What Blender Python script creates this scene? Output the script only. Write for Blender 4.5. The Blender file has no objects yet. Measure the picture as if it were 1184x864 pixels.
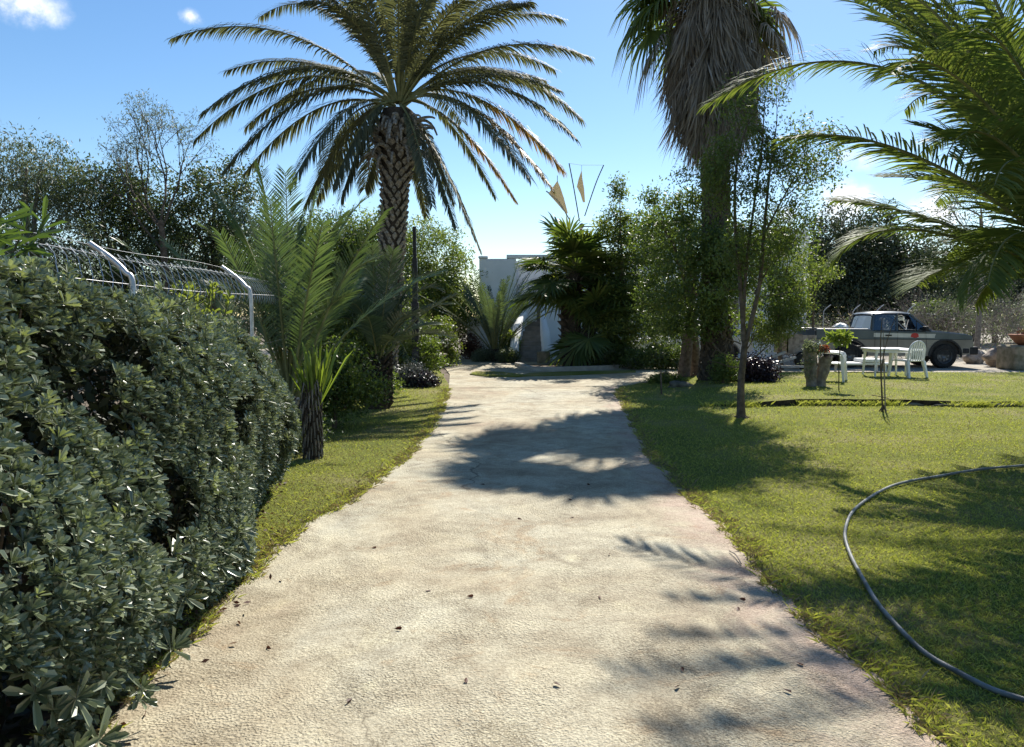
import bpy, math
import numpy as np
from mathutils import Vector
R = math.radians
rng = np.random.default_rng(7)
C = bpy.context.scene.collection
scn = bpy.context.scene

# ------------------------------------------------------------------ camera
CAMZ = 1.6; PITCH = math.atan(68/860)
cam_d = bpy.data.cameras.new('camera'); cam = bpy.data.objects.new('camera', cam_d); C.objects.link(cam)
cam.location = (0, 0, CAMZ); cam.rotation_euler = (math.pi/2 - PITCH, 0, 0)
cam_d.sensor_width = 36; cam_d.lens = 860/1184*36; cam_d.clip_end = 2000; cam_d.clip_start = 0.05
scn.camera = cam
# ------------------------------------------------------------------ sun and sky
AZ, EL = R(21), R(44)
SUN = Vector((math.sin(AZ)*math.cos(EL), math.cos(AZ)*math.cos(EL), math.sin(EL)))
sd = bpy.data.lights.new('sun', 'SUN'); sd.energy = 5.0; sd.angle = R(0.53); sd.color = (1.0, 0.945, 0.86)
so = bpy.data.objects.new('sun', sd); C.objects.link(so); so.location = (0, 0, 30)
so.rotation_euler = SUN.to_track_quat('Z', 'Y').to_euler()
w = bpy.data.worlds.new('World'); scn.world = w; w.use_nodes = True
nt = w.node_tree; nt.nodes.clear()
def N(nt, t, **k):
    n = nt.nodes.new(t)
    for a, b in k.items(): setattr(n, a, b)
    return n
out = N(nt, 'ShaderNodeOutputWorld'); bg = N(nt, 'ShaderNodeBackground')
sky = N(nt, 'ShaderNodeTexSky', sky_type='NISHITA', sun_disc=False)
sky.sun_elevation = EL; sky.sun_rotation = AZ; sky.altitude = 50; sky.air_density = 1.0; sky.dust_density = 0.2; sky.ozone_density = 1.6
bg.inputs['Strength'].default_value = 0.086
# clouds: soft noise kept to a few directions of the sky
tc = N(nt, 'ShaderNodeTexCoord'); mix = N(nt, 'ShaderNodeMix', data_type='RGBA')
def raydir(px, py):
    u = (px-592)/860; v = (432-py)/860
    d = Vector((0, math.cos(PITCH), -math.sin(PITCH))) + Vector((1, 0, 0))*u + Vector((0, math.sin(PITCH), math.cos(PITCH)))*v
    return d.normalized()
acc = None
for (px, py, r, am, sx) in [(1000, 182, .036, .80, .6), (978, 234, .045, 1.2, .7), (910, 248, .022, .9, .8), (1085, 250, .05, 1.0, .8),
                        (222, 20, .018, .9, .7), (25, 6, .036, 1.0, .5), (-200, 120, .10, .8, .5), (1350, 150, .14, .9, .5)]:
    d = raydir(px, py)
    sub = N(nt, 'ShaderNodeVectorMath', operation='SUBTRACT'); nt.links.new(tc.outputs['Generated'], sub.inputs[0]); sub.inputs[1].default_value = d
    sc = N(nt, 'ShaderNodeVectorMath', operation='MULTIPLY'); nt.links.new(sub.outputs[0], sc.inputs[0]); sc.inputs[1].default_value = (sx/r, sx/r, 1/r)
    ln = N(nt, 'ShaderNodeVectorMath', operation='LENGTH'); nt.links.new(sc.outputs[0], ln.inputs[0])
    mr = N(nt, 'ShaderNodeMapRange'); nt.links.new(ln.outputs['Value'], mr.inputs['Value'])
    mr.inputs['From Min'].default_value = 1; mr.inputs['From Max'].default_value = 0; mr.inputs['To Max'].default_value = am
    if acc is None: acc = mr.outputs[0]
    else:
        m = N(nt, 'ShaderNodeMath', operation='MAXIMUM'); nt.links.new(acc, m.inputs[0]); nt.links.new(mr.outputs[0], m.inputs[1]); acc = m.outputs[0]
nz = N(nt, 'ShaderNodeTexNoise'); nz.inputs['Scale'].default_value = 30; nz.inputs['Detail'].default_value = 8; nz.inputs['Roughness'].default_value = .62
nt.links.new(tc.outputs['Generated'], nz.inputs['Vector'])
mu = N(nt, 'ShaderNodeMath', operation='MULTIPLY'); nt.links.new(acc, mu.inputs[0]); nt.links.new(nz.outputs[0], mu.inputs[1])
mr = N(nt, 'ShaderNodeMapRange', interpolation_type='SMOOTHSTEP'); nt.links.new(mu.outputs[0], mr.inputs['Value']); mr.inputs['From Min'].default_value = .17; mr.inputs['From Max'].default_value = .50
nt.links.new(mr.outputs[0], mix.inputs[0])
hsv = N(nt, 'ShaderNodeHueSaturation'); hsv.inputs['Saturation'].default_value = 1.22; nt.links.new(sky.outputs[0], hsv.inputs['Color'])
nt.links.new(hsv.outputs[0], mix.inputs[6]); mix.inputs[7].default_value = (8.6, 8.8, 9.2, 1)
nt.links.new(mix.outputs[2], bg.inputs['Color']); nt.links.new(bg.outputs[0], out.inputs['Surface'])
scn.view_settings.view_transform = 'Standard'; scn.view_settings.look = 'None'; scn.view_settings.gamma = 1; scn.view_settings.exposure = 0.85
scn.render.engine = 'CYCLES'
scn.cycles.max_bounces = 6; scn.cycles.transparent_max_bounces = 8; scn.cycles.diffuse_bounces = 3; scn.cycles.transmission_bounces = 4

# ------------------------------------------------------------------ pixel helpers (used once to place things in the world)
def W(px, py, Y):
    u = (px-592)/860; v = (432-py)/860
    dy = math.cos(PITCH)+math.sin(PITCH)*v; dz = -math.sin(PITCH)+math.cos(PITCH)*v
    return np.array([u*Y/dy, Y, CAMZ+dz*Y/dy])
def G(px, py, z=0.0):
    u = (px-592)/860; v = (432-py)/860
    dy = math.cos(PITCH)+math.sin(PITCH)*v; dz = -math.sin(PITCH)+math.cos(PITCH)*v
    t = (z-CAMZ)/dz
    return np.array([u*t, dy*t, z])

# ------------------------------------------------------------------ mesh building
class MB:
    def __init__(s): s.V = []; s.F = []; s.M = []; s.n = 0
    def add(s, V, F, mat=0):
        V = np.asarray(V, float).reshape(-1, 3)
        if isinstance(F, np.ndarray): F = [F]
        else:
            d = {}
            for f in F: d.setdefault(len(f), []).append(f)
            F = [np.array(x) for x in d.values()]
        for f in F:
            s.F.append(f+s.n); s.M.append(np.full(len(f), mat))
        s.V.append(V); s.n += len(V); return s
    def build(s, name, mats, parent=None, world=True, smooth=False):
        me = bpy.data.meshes.new(name)
        V = np.vstack(s.V)
        if parent is not None and world:
            p = parent; off = np.zeros(3)
            while p: off += np.array(p.location); p = p.parent
            V = V-off
        me.vertices.add(len(V)); me.vertices.foreach_set('co', V.ravel())
        loops = np.concatenate([f.ravel() for f in s.F]); tot = np.concatenate([np.full(len(f), f.shape[1]) for f in s.F])
        me.loops.add(len(loops)); me.loops.foreach_set('vertex_index', loops.astype(np.int32))
        me.polygons.add(len(tot)); st = np.concatenate([[0], np.cumsum(tot)[:-1]])
        me.polygons.foreach_set('loop_start', st.astype(np.int32)); me.polygons.foreach_set('loop_total', tot.astype(np.int32))
        me.polygons.foreach_set('material_index', np.concatenate(s.M).astype(np.int32))
        me.polygons.foreach_set('use_smooth', np.full(len(tot), smooth))
        me.update(calc_edges=True); me.validate()
        if not isinstance(mats, (list, tuple)): mats = [mats]
        for m in mats: me.materials.append(m)
        o = bpy.data.objects.new(name, me); C.objects.link(o)
        if parent is not None: o.parent = parent
        return o
def tag(o, label=None, cat=None, group=None, kind=None):
    if label: o['label'] = label
    if cat: o['category'] = cat
    if group: o['group'] = group
    if kind: o['kind'] = kind
    return o
def thing(name, label, cat, loc=(0, 0, 0), rz=0, group=None):
    o = bpy.data.objects.new(name, None); C.objects.link(o); o.empty_display_size = .2
    o.location = Vector([float(a) for a in loc]); o.rotation_euler = (0, 0, rz)
    return tag(o, label, cat, group)
def bevel(o, w=.01, seg=2, ang=35):
    m = o.modifiers.new('bevel', 'BEVEL'); m.width = w; m.segments = seg; m.limit_method = 'ANGLE'; m.angle_limit = R(ang); return o
def box(mb, a, b, mat=0):
    a = np.array(a, float); b = np.array(b, float)
    V = [(x, y, z) for x in (a[0], b[0]) for y in (a[1], b[1]) for z in (a[2], b[2])]
    F = np.array([(0, 1, 3, 2), (4, 6, 7, 5), (0, 4, 5, 1), (2, 3, 7, 6), (0, 2, 6, 4), (1, 5, 7, 3)])
    mb.add(V, F, mat)
def nrm(v):
    v = np.asarray(v, float); l = np.linalg.norm(v, axis=-1, keepdims=True); return v/np.maximum(l, 1e-9)
def tube(mb, P, rad, k=6, mat=0, cap=True):
    P = np.asarray(P, float); n = len(P)
    rad = np.full(n, rad) if np.isscalar(rad) else np.asarray(rad, float)
    T = np.gradient(P, axis=0); T = nrm(T)
    ref = np.array([0, 0, 1.]) if abs(T[0][2]) < .9 else np.array([1., 0, 0])
    A = nrm(np.cross(T, ref)); B = np.cross(T, A)
    a = np.linspace(0, 2*np.pi, k, endpoint=False)
    V = P[:, None]+(A[:, None]*np.cos(a)[None, :, None]+B[:, None]*np.sin(a)[None, :, None])*rad[:, None, None]
    i = np.arange(n-1)[:, None]*k; j = np.arange(k)[None]; j2 = (j+1) % k
    F = np.stack([i+j, i+j2, i+k+j2, i+k+j], -1).reshape(-1, 4)
    mb.add(V.reshape(-1, 3), F, mat)
    if cap:
        mb.add(V[0], [tuple(range(k))[::-1]], mat); mb.add(V[-1], [tuple(range(k))], mat)
def lathe(mb, prof, c=(0, 0, 0), k=24, mat=0, wob=0):
    a = np.linspace(0, 2*np.pi, k, endpoint=False); P = np.array(prof)
    V = np.stack([np.outer(P[:, 0], np.cos(a)), np.outer(P[:, 0], np.sin(a)), np.repeat(P[:, 1:2], k, 1)], -1)
    if wob: V = V*(1+rng.normal(0, wob, V.shape))
    V = V+np.array(c); n = len(P)
    i = np.arange(n-1)[:, None]*k; j = np.arange(k)[None]; j2 = (j+1) % k
    F = np.stack([i+j, i+j2, i+k+j2, i+k+j], -1).reshape(-1, 4)
    mb.add(V.reshape(-1, 3), F, mat)
def prism(mb, poly, ax, a, b, mat=0, b_in=0):
    """poly: 2D points; extruded along axis ax ('y' or 'z') from a to b"""
    n = len(poly); P = np.array(poly, float)
    def mk(t):
        if ax == 'y': return np.stack([P[:, 0], np.full(n, t), P[:, 1]], 1)
        return np.stack([P[:, 0], P[:, 1], np.full(n, t)], 1)
    V = np.vstack([mk(a), mk(b)])
    F = [tuple(range(n)), tuple(range(2*n-1, n-1, -1))]+[(i, i+n, (i+1) % n+n, (i+1) % n) for i in range(n)]
    mb.add(V, F, mat)
def bez(P0, P1, P2, n):
    t = np.linspace(0, 1, n)[:, None]
    return (1-t)**2*np.array(P0)+2*t*(1-t)*np.array(P1)+t**2*np.array(P2)
def smooth_path(P, n):
    P = np.asarray(P, float); m = len(P)
    Q = np.vstack([2*P[0]-P[1], P, 2*P[-1]-P[-2]]); out = []
    for t in np.linspace(0, m-1-1e-6, n):
        i = int(t); f = t-i; a, b, c, d = Q[i:i+4]
        out.append(.5*((2*b)+(-a+c)*f+(2*a-5*b+4*c-d)*f*f+(-a+3*b-3*c+d)*f**3))
    return np.array(out)

# ------------------------------------------------------------------ materials
def newmat(name):
    m = bpy.data.materials.new(name); m.use_nodes = True; nt = m.node_tree; nt.nodes.clear()
    o = N(nt, 'ShaderNodeOutputMaterial'); return m, nt, o
def ramp(nt, fac, cols):
    r = N(nt, 'ShaderNodeValToRGB'); e = r.color_ramp.elements
    while len(e) < len(cols): e.new(.5)
    for i, c in enumerate(cols):
        p, col = c if isinstance(c[0], (int, float)) and len(c) == 2 else (i/(len(cols)-1), c)
        e[i].position = p; e[i].color = (*col, 1)
    nt.links.new(fac, r.inputs[0]); return r.outputs[0]
def leafmat(name, cols, rough=.5, trans=.35, spec=.4, tcol=None, objmix=.3):
    m, nt, o = newmat(name)
    g = N(nt, 'ShaderNodeNewGeometry'); oi = N(nt, 'ShaderNodeObjectInfo')
    mx = N(nt, 'ShaderNodeMix'); mx.inputs[0].default_value = objmix
    nt.links.new(g.outputs['Random Per Island'], mx.inputs[2]); nt.links.new(oi.outputs['Random'], mx.inputs[3])
    col = ramp(nt, mx.outputs[0], cols)
    p = N(nt, 'ShaderNodeBsdfPrincipled'); nt.links.new(col, p.inputs['Base Color'])
    p.inputs['Roughness'].default_value = rough; p.inputs['Specular IOR Level'].default_value = spec
    t = N(nt, 'ShaderNodeBsdfTranslucent')
    hs = N(nt, 'ShaderNodeMix', data_type='RGBA', blend_type='MULTIPLY'); hs.inputs[0].default_value = 1
    nt.links.new(col, hs.inputs[6]); hs.inputs[7].default_value = (*(tcol or (1.5, 1.55, .6)), 1)
    nt.links.new(hs.outputs[2], t.inputs['Color'])
    s = N(nt, 'ShaderNodeMixShader'); s.inputs[0].default_value = trans
    nt.links.new(p.outputs[0], s.inputs[1]); nt.links.new(t.outputs[0], s.inputs[2]); nt.links.new(s.outputs[0], o.inputs[0])
    return m
def surf(name, c1, c2, scale=5, rough=.85, bump=.2, bscale=40, metal=0, spec=.3, detail=6, c3=None, coord='Object', bdist=.02, lo=.35, hi=.65):
    m, nt, o = newmat(name)
    tc = N(nt, 'ShaderNodeTexCoord')
    n1 = N(nt, 'ShaderNodeTexNoise'); n1.inputs['Scale'].default_value = scale; n1.inputs['Detail'].default_value = detail
    nt.links.new(tc.outputs[coord], n1.inputs['Vector'])
    cols = [(lo, c1), (hi, c2)] if c3 is None else [(lo, c1), ((lo+hi)/2, c2), (hi, c3)]
    col = ramp(nt, n1.outputs[0], cols)
    p = N(nt, 'ShaderNodeBsdfPrincipled'); nt.links.new(col, p.inputs['Base Color'])
    p.inputs['Roughness'].default_value = rough; p.inputs['Metallic'].default_value = metal; p.inputs['Specular IOR Level'].default_value = spec
    if bump:
        n2 = N(nt, 'ShaderNodeTexNoise'); n2.inputs['Scale'].default_value = bscale; n2.inputs['Detail'].default_value = 8
        nt.links.new(tc.outputs[coord], n2.inputs['Vector'])
        b = N(nt, 'ShaderNodeBump'); b.inputs['Strength'].default_value = bump; b.inputs['Distance'].default_value = bdist
        nt.links.new(n2.outputs[0], b.inputs['Height']); nt.links.new(b.outputs[0], p.inputs['Normal'])
    nt.links.new(p.outputs[0], o.inputs[0]); return m

M = {}
M['hedge'] = leafmat('pittosporum_leaf', [(.055, .075, .036), (.17, .205, .115), (.38, .41, .30)], rough=.33, trans=.08, spec=1.0, tcol=(1.3, 1.4, .7))
M['hedge_in'] = leafmat('pittosporum_shaded_leaf', [(.02, .028, .014), (.035, .045, .022), (.05, .06, .03)], rough=.5, trans=.05, spec=.3)  # darker copy of the hedge leaf: shade of the gaps put into its colour
M['hedge_tip'] = leafmat('pittosporum_young_leaf', [(.22, .26, .14), (.30, .34, .21), (.38, .42, .28)], rough=.28, trans=.15, spec=1.0)
M['oleander'] = leafmat('oleander_leaf', [(.05, .09, .03), (.09, .14, .045), (.12, .18, .06)], rough=.4, trans=.3)
M['date'] = leafmat('date_palm_leaf', [(.065, .08, .055), (.105, .12, .08), (.15, .16, .105)], rough=.6, trans=.32, spec=.15, tcol=(1.45, 1.35, .65))
M['date_old'] = leafmat('date_palm_yellowing_leaf', [(.10, .10, .045), (.26, .17, .05), (.38, .22, .05)], rough=.5, trans=.3, tcol=(1.3, 1.1, .5))
M['rightp'] = leafmat('garden_palm_leaf', [(.08, .12, .04), (.12, .165, .055), (.18, .21, .08)], rough=.6, trans=.40, spec=.10, tcol=(1.6, 1.55, .6))
M['young'] = leafmat('young_palm_leaf', [(.055, .095, .045), (.09, .135, .06), (.14, .18, .09)], rough=.38, trans=.3, spec=.45)
M['greyp'] = leafmat('grey_palm_leaf', [(.06, .09, .055), (.09, .125, .08), (.13, .165, .11)], rough=.45, trans=.25)
M['fan'] = leafmat('fan_palm_leaf', [(.05, .08, .025), (.08, .12, .035), (.15, .17, .05)], rough=.45, trans=.35)
M['dead'] = leafmat('dead_palm_leaf', [(.15, .135, .115), (.26, .235, .205), (.38, .35, .31)], rough=.85, trans=.15, spec=.1, tcol=(1.1, 1.0, .85))
M['yucca'] = leafmat('bright_spiky_leaf', [(.13, .18, .04), (.20, .26, .06), (.28, .32, .10)], rough=.4, trans=.4)
M['dark'] = leafmat('dark_tree_leaf', [(.045, .065, .032), (.07, .095, .045), (.10, .125, .065)], rough=.5, trans=.3)
M['deep'] = leafmat('deep_evergreen_leaf', [(.022, .034, .018), (.036, .052, .026), (.055, .075, .04)], rough=.55, trans=.2)
M['olive'] = leafmat('grey_green_leaf', [(.08, .10, .065), (.12, .145, .095), (.18, .20, .14)], rough=.5, trans=.35, tcol=(1.3, 1.35, .8))
M['mid'] = leafmat('mid_green_leaf', [(.07, .105, .03), (.105, .145, .042), (.15, .19, .06)], rough=.5, trans=.42)
M['lime'] = leafmat('yellow_green_leaf', [(.14, .17, .045), (.19, .23, .06), (.26, .28, .09)], rough=.5, trans=.45)
M['shade'] = leafmat('garden_tree_leaf', [(.055, .085, .025), (.085, .125, .035), (.13, .17, .05)], rough=.45, trans=.4)
M['purple'] = leafmat('purple_leaf', [(.012, .010, .018), (.03, .02, .03), (.055, .04, .05)], rough=.4, trans=.1, tcol=(1.4, .8, .9))
M['greyshrub'] = leafmat('silver_shrub_leaf', [(.05, .06, .05), (.12, .13, .12), (.24, .24, .22)], rough=.5, trans=.15, tcol=(1.1, 1.1, .9))
M['redbrown'] = leafmat('red_brown_leaf', [(.05, .022, .015), (.10, .045, .03), (.14, .08, .05)], rough=.6, trans=.2, tcol=(1.3, .9, .6))
M['flower'] = leafmat('red_flower_petal', [(.35, .06, .03), (.45, .13, .07), (.5, .22, .14)], rough=.6, trans=.3, tcol=(1.2, .8, .6))
M['whiteflower'] = leafmat('white_flower_petal', [(.6, .6, .5), (.7, .7, .62), (.75, .75, .7)], rough=.6, trans=.3, tcol=(1, 1, 1))
M['grass'] = leafmat('lawn_blade', [(.25, .29, .07), (.34, .38, .09), (.43, .45, .16)], rough=.6, trans=.45, spec=.2, tcol=(1.25, 1.2, .6), objmix=0)
M['drygrass'] = leafmat('dry_grass_blade', [(.14, .13, .06), (.24, .20, .11), (.32, .26, .15)], rough=.7, trans=.25, tcol=(1.2, 1.1, .7), objmix=0)
M['twig'] = surf('dry_twigs', (.16, .13, .11), (.30, .26, .23), 30, .9, 0)
M['bark'] = surf('brown_bark', (.075, .055, .04), (.16, .125, .095), 12, .9, .6, 45)
M['palebark'] = surf('grey_bark', (.14, .12, .10), (.26, .225, .19), 14, .9, .5, 50)
M['boot'] = surf('palm_leaf_base', (.13, .118, .10), (.36, .335, .30), 20, .9, .4, 60)
M['palmcore'] = surf('palm_fibre', (.03, .024, .018), (.075, .058, .042), 25, .95, .6, 70)
M['rachis'] = surf('palm_midrib', (.13, .14, .06), (.22, .22, .11), 8, .75, 0, spec=.15)
M['bank'] = surf('shaded_soil_bank', (.02, .016, .012), (.06, .05, .035), 14, .95, .6, 30)  # riser soil, darkened to hold the shadow line of the step in its colour
M['soil'] = surf('garden_soil', (.055, .042, .03), (.13, .10, .07), 6, .95, .6, 30, c3=(.17, .14, .10))
M['white'] = surf('white_render_wall', (.80, .81, .80), (.90, .90, .89), 1.2, .85, .15, 30)
M['tread'] = surf('stair_tread', (.20, .19, .175), (.32, .30, .28), 4, .85, .3, 40)
M['rock'] = surf('pale_boulder', (.20, .165, .13), (.42, .35, .28), 4, .9, .7, 12, c3=(.34, .25, .18))
M['darkrock'] = surf('mossy_stone', (.06, .06, .045), (.20, .18, .14), 5, .95, .7, 16)
M['terracotta'] = surf('terracotta', (.26, .10, .055), (.40, .18, .10), 6, .8, .2, 40)
M['stoneblock'] = surf('rough_stone_block', (.17, .15, .09), (.34, .28, .20), 6, .95, .8, 14)
M['hose'] = surf('dusty_hose', (.10, .105, .10), (.20, .21, .20), 8, .45, .05, 80)
M['galv'] = surf('galvanised_steel', (.38, .39, .40), (.58, .59, .60), 12, .4, .05, 60, metal=.6, spec=.5)
M['blackpost'] = surf('black_painted_post', (.012, .014, .018), (.03, .033, .04), 8, .45, .05, 60)
M['plastic'] = surf('white_plastic', (.66, .67, .66), (.78, .79, .78), 6, .45, .05, 50)
M['canvas'] = leafmat('weathered_canvas', [(.50, .46, .36), (.56, .52, .42)], rough=.9, trans=.5, spec=.1, tcol=(1.1, 1.05, .9))
M['wood'] = surf('grey_weathered_wood', (.18, .15, .12), (.36, .32, .27), 9, .9, .4, 50)
M['sparewood'] = surf('dark_spar', (.03, .03, .03), (.07, .065, .06), 9, .7, .1, 50)
M['kerb'] = surf('pale_kerb_stone', (.34, .32, .28), (.52, .49, .43), 5, .9, .4, 30)
M['gravel'] = surf('pale_dusty_yard', (.26, .23, .18), (.42, .38, .31), 3, .95, .6, 60)
M['stem'] = surf('green_brown_stem', (.07, .07, .035), (.13, .12, .06), 15, .7, .1, 60)
M['rubber'] = surf('tyre_rubber', (.012, .012, .012), (.03, .03, .028), 20, .8, .2, 60)
M['alloy'] = surf('dull_wheel_metal', (.10, .10, .10), (.22, .22, .22), 10, .5, 0, metal=.6)
M['paintblue'] = surf('slate_blue_paint', (.055, .075, .09), (.085, .105, .12), 3, .32, .02, 60, metal=.3, spec=.5)
M['paintgrey'] = surf('taupe_grey_paint', (.17, .155, .135), (.23, .215, .19), 3, .38, .02, 60, metal=.3, spec=.5)
M['silver'] = surf('silver_stripe', (.42, .42, .41), (.52, .52, .5), 5, .35, 0, metal=.3)
M['red'] = surf('red_sticker', (.45, .03, .03), (.5, .05, .04), 5, .5, 0)
M['blackplastic'] = surf('black_trim', (.012, .012, .013), (.03, .03, .03), 10, .55, .05, 80)
M['carwhite'] = surf('pale_car_paint', (.55, .57, .60), (.66, .68, .70), 3, .3, 0, spec=.5)
M['seat'] = surf('grey_seat_cloth', (.05, .05, .055), (.10, .10, .10), 20, .9, .1)
M['blue'] = surf('blue_tarp', (.03, .10, .26), (.05, .16, .34), 8, .5, .2, 20)
def glassmat():
    m, nt, o = newmat('vehicle_glass')
    g = N(nt, 'ShaderNodeBsdfGlossy'); g.inputs['Roughness'].default_value = .03; g.inputs['Color'].default_value = (.9, .95, 1, 1)
    t = N(nt, 'ShaderNodeBsdfTransparent'); t.inputs['Color'].default_value = (.42, .5, .5, 1)
    f = N(nt, 'ShaderNodeFresnel'); f.inputs['IOR'].default_value = 1.6
    s = N(nt, 'ShaderNodeMixShader'); ad = N(nt, 'ShaderNodeMath', operation='ADD'); ad.inputs[1].default_value = .06
    nt.links.new(f.outputs[0], ad.inputs[0]); nt.links.new(ad.outputs[0], s.inputs[0])
    nt.links.new(t.outputs[0], s.inputs[1]); nt.links.new(g.outputs[0], s.inputs[2]); nt.links.new(s.outputs[0], o.inputs[0]); return m
M['glass'] = glassmat()
def lampmat(name, col):
    return surf(name, col, tuple(min(1, c*1.2) for c in col), 8, .15, 0, spec=.8)
M['amber'] = lampmat('amber_lens', (.5, .18, .02)); M['clear'] = lampmat('clear_lens', (.5, .5, .48))

def drivemat():
    m, nt, o = newmat('stamped_concrete')
    tc = N(nt, 'ShaderNodeTexCoord'); L = nt.links.new
    def noise(sc, det=6, rg=.55, vec=None, dist=0):
        n = N(nt, 'ShaderNodeTexNoise'); n.inputs['Scale'].default_value = sc; n.inputs['Detail'].default_value = det; n.inputs['Roughness'].default_value = rg; n.inputs['Distortion'].default_value = dist
        L(vec or tc.outputs['Object'], n.inputs['Vector']); return n
    a = noise(.55, 5, .6, dist=.6); col = ramp(nt, a.outputs[0], [(.28, (.37, .30, .215)), (.42, (.415, .365, .262)), (.55, (.465, .43, .325)), (.70, (.43, .42, .345))])
    b = noise(2.6, 8, .65, dist=1.2); colb = ramp(nt, b.outputs[0], [(.30, (.60, .55, .50)), (.5, (.90, .89, .87)), (.66, (1.12, 1.12, 1.08))])
    m1 = N(nt, 'ShaderNodeMix', data_type='RGBA', blend_type='MULTIPLY'); m1.inputs[0].default_value = .8; L(col, m1.inputs[6]); L(colb, m1.inputs[7])
    # edge wear: pink screed shows near the right edge, attribute = distance from the right edge
    at = N(nt, 'ShaderNodeAttribute'); at.attribute_name = 'edge'
    en = N(nt, 'ShaderNodeMath', operation='MULTIPLY_ADD'); L(b.outputs[0], en.inputs[0]); en.inputs[1].default_value = 1.1; 
    L(at.outputs['Fac'], en.inputs[2])
    er = ramp(nt, en.outputs[0], [(.5, (1, 1, 1)), (.98, (0, 0, 0))])
    m2 = N(nt, 'ShaderNodeMix', data_type='RGBA'); L(er, m2.inputs[0]); L(m1.outputs[2], m2.inputs[6]); m2.inputs[7].default_value = (.44, .335, .265, 1)
    # fine grain
    c = noise(70, 6, .7); colc = ramp(nt, c.outputs[0], [(.3, (.62, .60, .57)), (.6, (1.12, 1.12, 1.12))])
    m3 = N(nt, 'ShaderNodeMix', data_type='RGBA', blend_type='MULTIPLY'); m3.inputs[0].default_value = .9; L(m2.outputs[2], m3.inputs[6]); L(colc, m3.inputs[7])
    pt = noise(130, 4, .7); pn = noise(2.2, 5, .6, dist=1.0); pa = N(nt, 'ShaderNodeMath', operation='MULTIPLY_ADD'); L(pn.outputs[0], pa.inputs[0]); pa.inputs[1].default_value = .55; L(pt.outputs[0], pa.inputs[2])
    pr = ramp(nt, pa.outputs[0], [(.62, (.38, .34, .28)), (.78, (1.05, 1.05, 1.03))])  # pits: dark aggregate plus the shade of backlit pits put into the colour
    m3b = N(nt, 'ShaderNodeMix', data_type='RGBA', blend_type='MULTIPLY'); m3b.inputs[0].default_value = .75; L(m3.outputs[2], m3b.inputs[6]); L(pr, m3b.inputs[7]); m3 = m3b
    st = noise(1.1, 9, .75, dist=2.2); sr = ramp(nt, st.outputs[0], [(.34, (.86, .74, .65)), (.44, (1, 1, 1)), (.58, (1, 1, 1)), (.66, (1.2, 1.21, 1.15))])
    m3c = N(nt, 'ShaderNodeMix', data_type='RGBA', blend_type='MULTIPLY'); m3c.inputs[0].default_value = .9; L(m3.outputs[2], m3c.inputs[6]); L(sr, m3c.inputs[7]); m3 = m3c
    # thin cracks
    nv = noise(3, 4, .6); add = N(nt, 'ShaderNodeVectorMath', operation='MULTIPLY_ADD'); L(nv.outputs['Color'], add.inputs[0]); add.inputs[1].default_value = (.5, .5, 0); L(tc.outputs['Object'], add.inputs[2])
    vc = N(nt, 'ShaderNodeTexVoronoi', feature='DISTANCE_TO_EDGE'); vc.inputs['Scale'].default_value = .36; L(add.outputs[0], vc.inputs['Vector'])
    cr = ramp(nt, vc.outputs['Distance'], [(.0, (.35, .32, .3)), (.006, (1, 1, 1))])
    gate = noise(.5, 2); gr = ramp(nt, gate.outputs[0], [(.46, (0, 0, 0)), (.54, (1, 1, 1))])
    m4 = N(nt, 'ShaderNodeMix', data_type='RGBA', blend_type='MULTIPLY'); L(gr, m4.inputs[0]); L(m3.outputs[2], m4.inputs[6]); L(cr, m4.inputs[7])
    p = N(nt, 'ShaderNodeBsdfPrincipled'); L(m4.outputs[2], p.inputs['Base Color']); p.inputs['Roughness'].default_value = .8; p.inputs['Specular IOR Level'].default_value = .25
    # pebbled stamp + broom swirls
    v = N(nt, 'ShaderNodeTexVoronoi', feature='SMOOTH_F1'); v.inputs['Scale'].default_value = 85; v.inputs['Smoothness'].default_value = .6
    nd = noise(9, 4); ad2 = N(nt, 'ShaderNodeVectorMath', operation='MULTIPLY_ADD'); L(nd.outputs['Color'], ad2.inputs[0]); ad2.inputs[1].default_value = (.05, .05, 0); L(tc.outputs['Object'], ad2.inputs[2]); L(ad2.outputs[0], v.inputs['Vector'])
    g2 = noise(1.3, 3); gp = ramp(nt, g2.outputs[0], [(.38, (.25, .25, .25)), (.6, (1, 1, 1))])
    vm = N(nt, 'ShaderNodeMath', operation='MULTIPLY'); L(v.outputs['Distance'], vm.inputs[0]); L(gp, vm.inputs[1])
    wv = noise(7, 5, .6, dist=3.5)
    b1 = N(nt, 'ShaderNodeBump'); b1.inputs['Strength'].default_value = .75; b1.inputs['Distance'].default_value = .013; L(vm.outputs[0], b1.inputs['Height'])
    b2 = N(nt, 'ShaderNodeBump'); b2.inputs['Strength'].default_value = .35; b2.inputs['Distance'].default_value = .02; L(wv.outputs[0], b2.inputs['Height']); L(b1.outputs[0], b2.inputs['Normal'])
    b3 = N(nt, 'ShaderNodeBump'); b3.inputs['Strength'].default_value = .9; b3.inputs['Distance'].default_value = .007; L(c.outputs[0], b3.inputs['Height']); L(b2.outputs[0], b3.inputs['Normal'])
    L(b3.outputs[0], p.inputs['Normal']); L(p.outputs[0], o.inputs[0]); return m
M['drive'] = drivemat()
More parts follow.
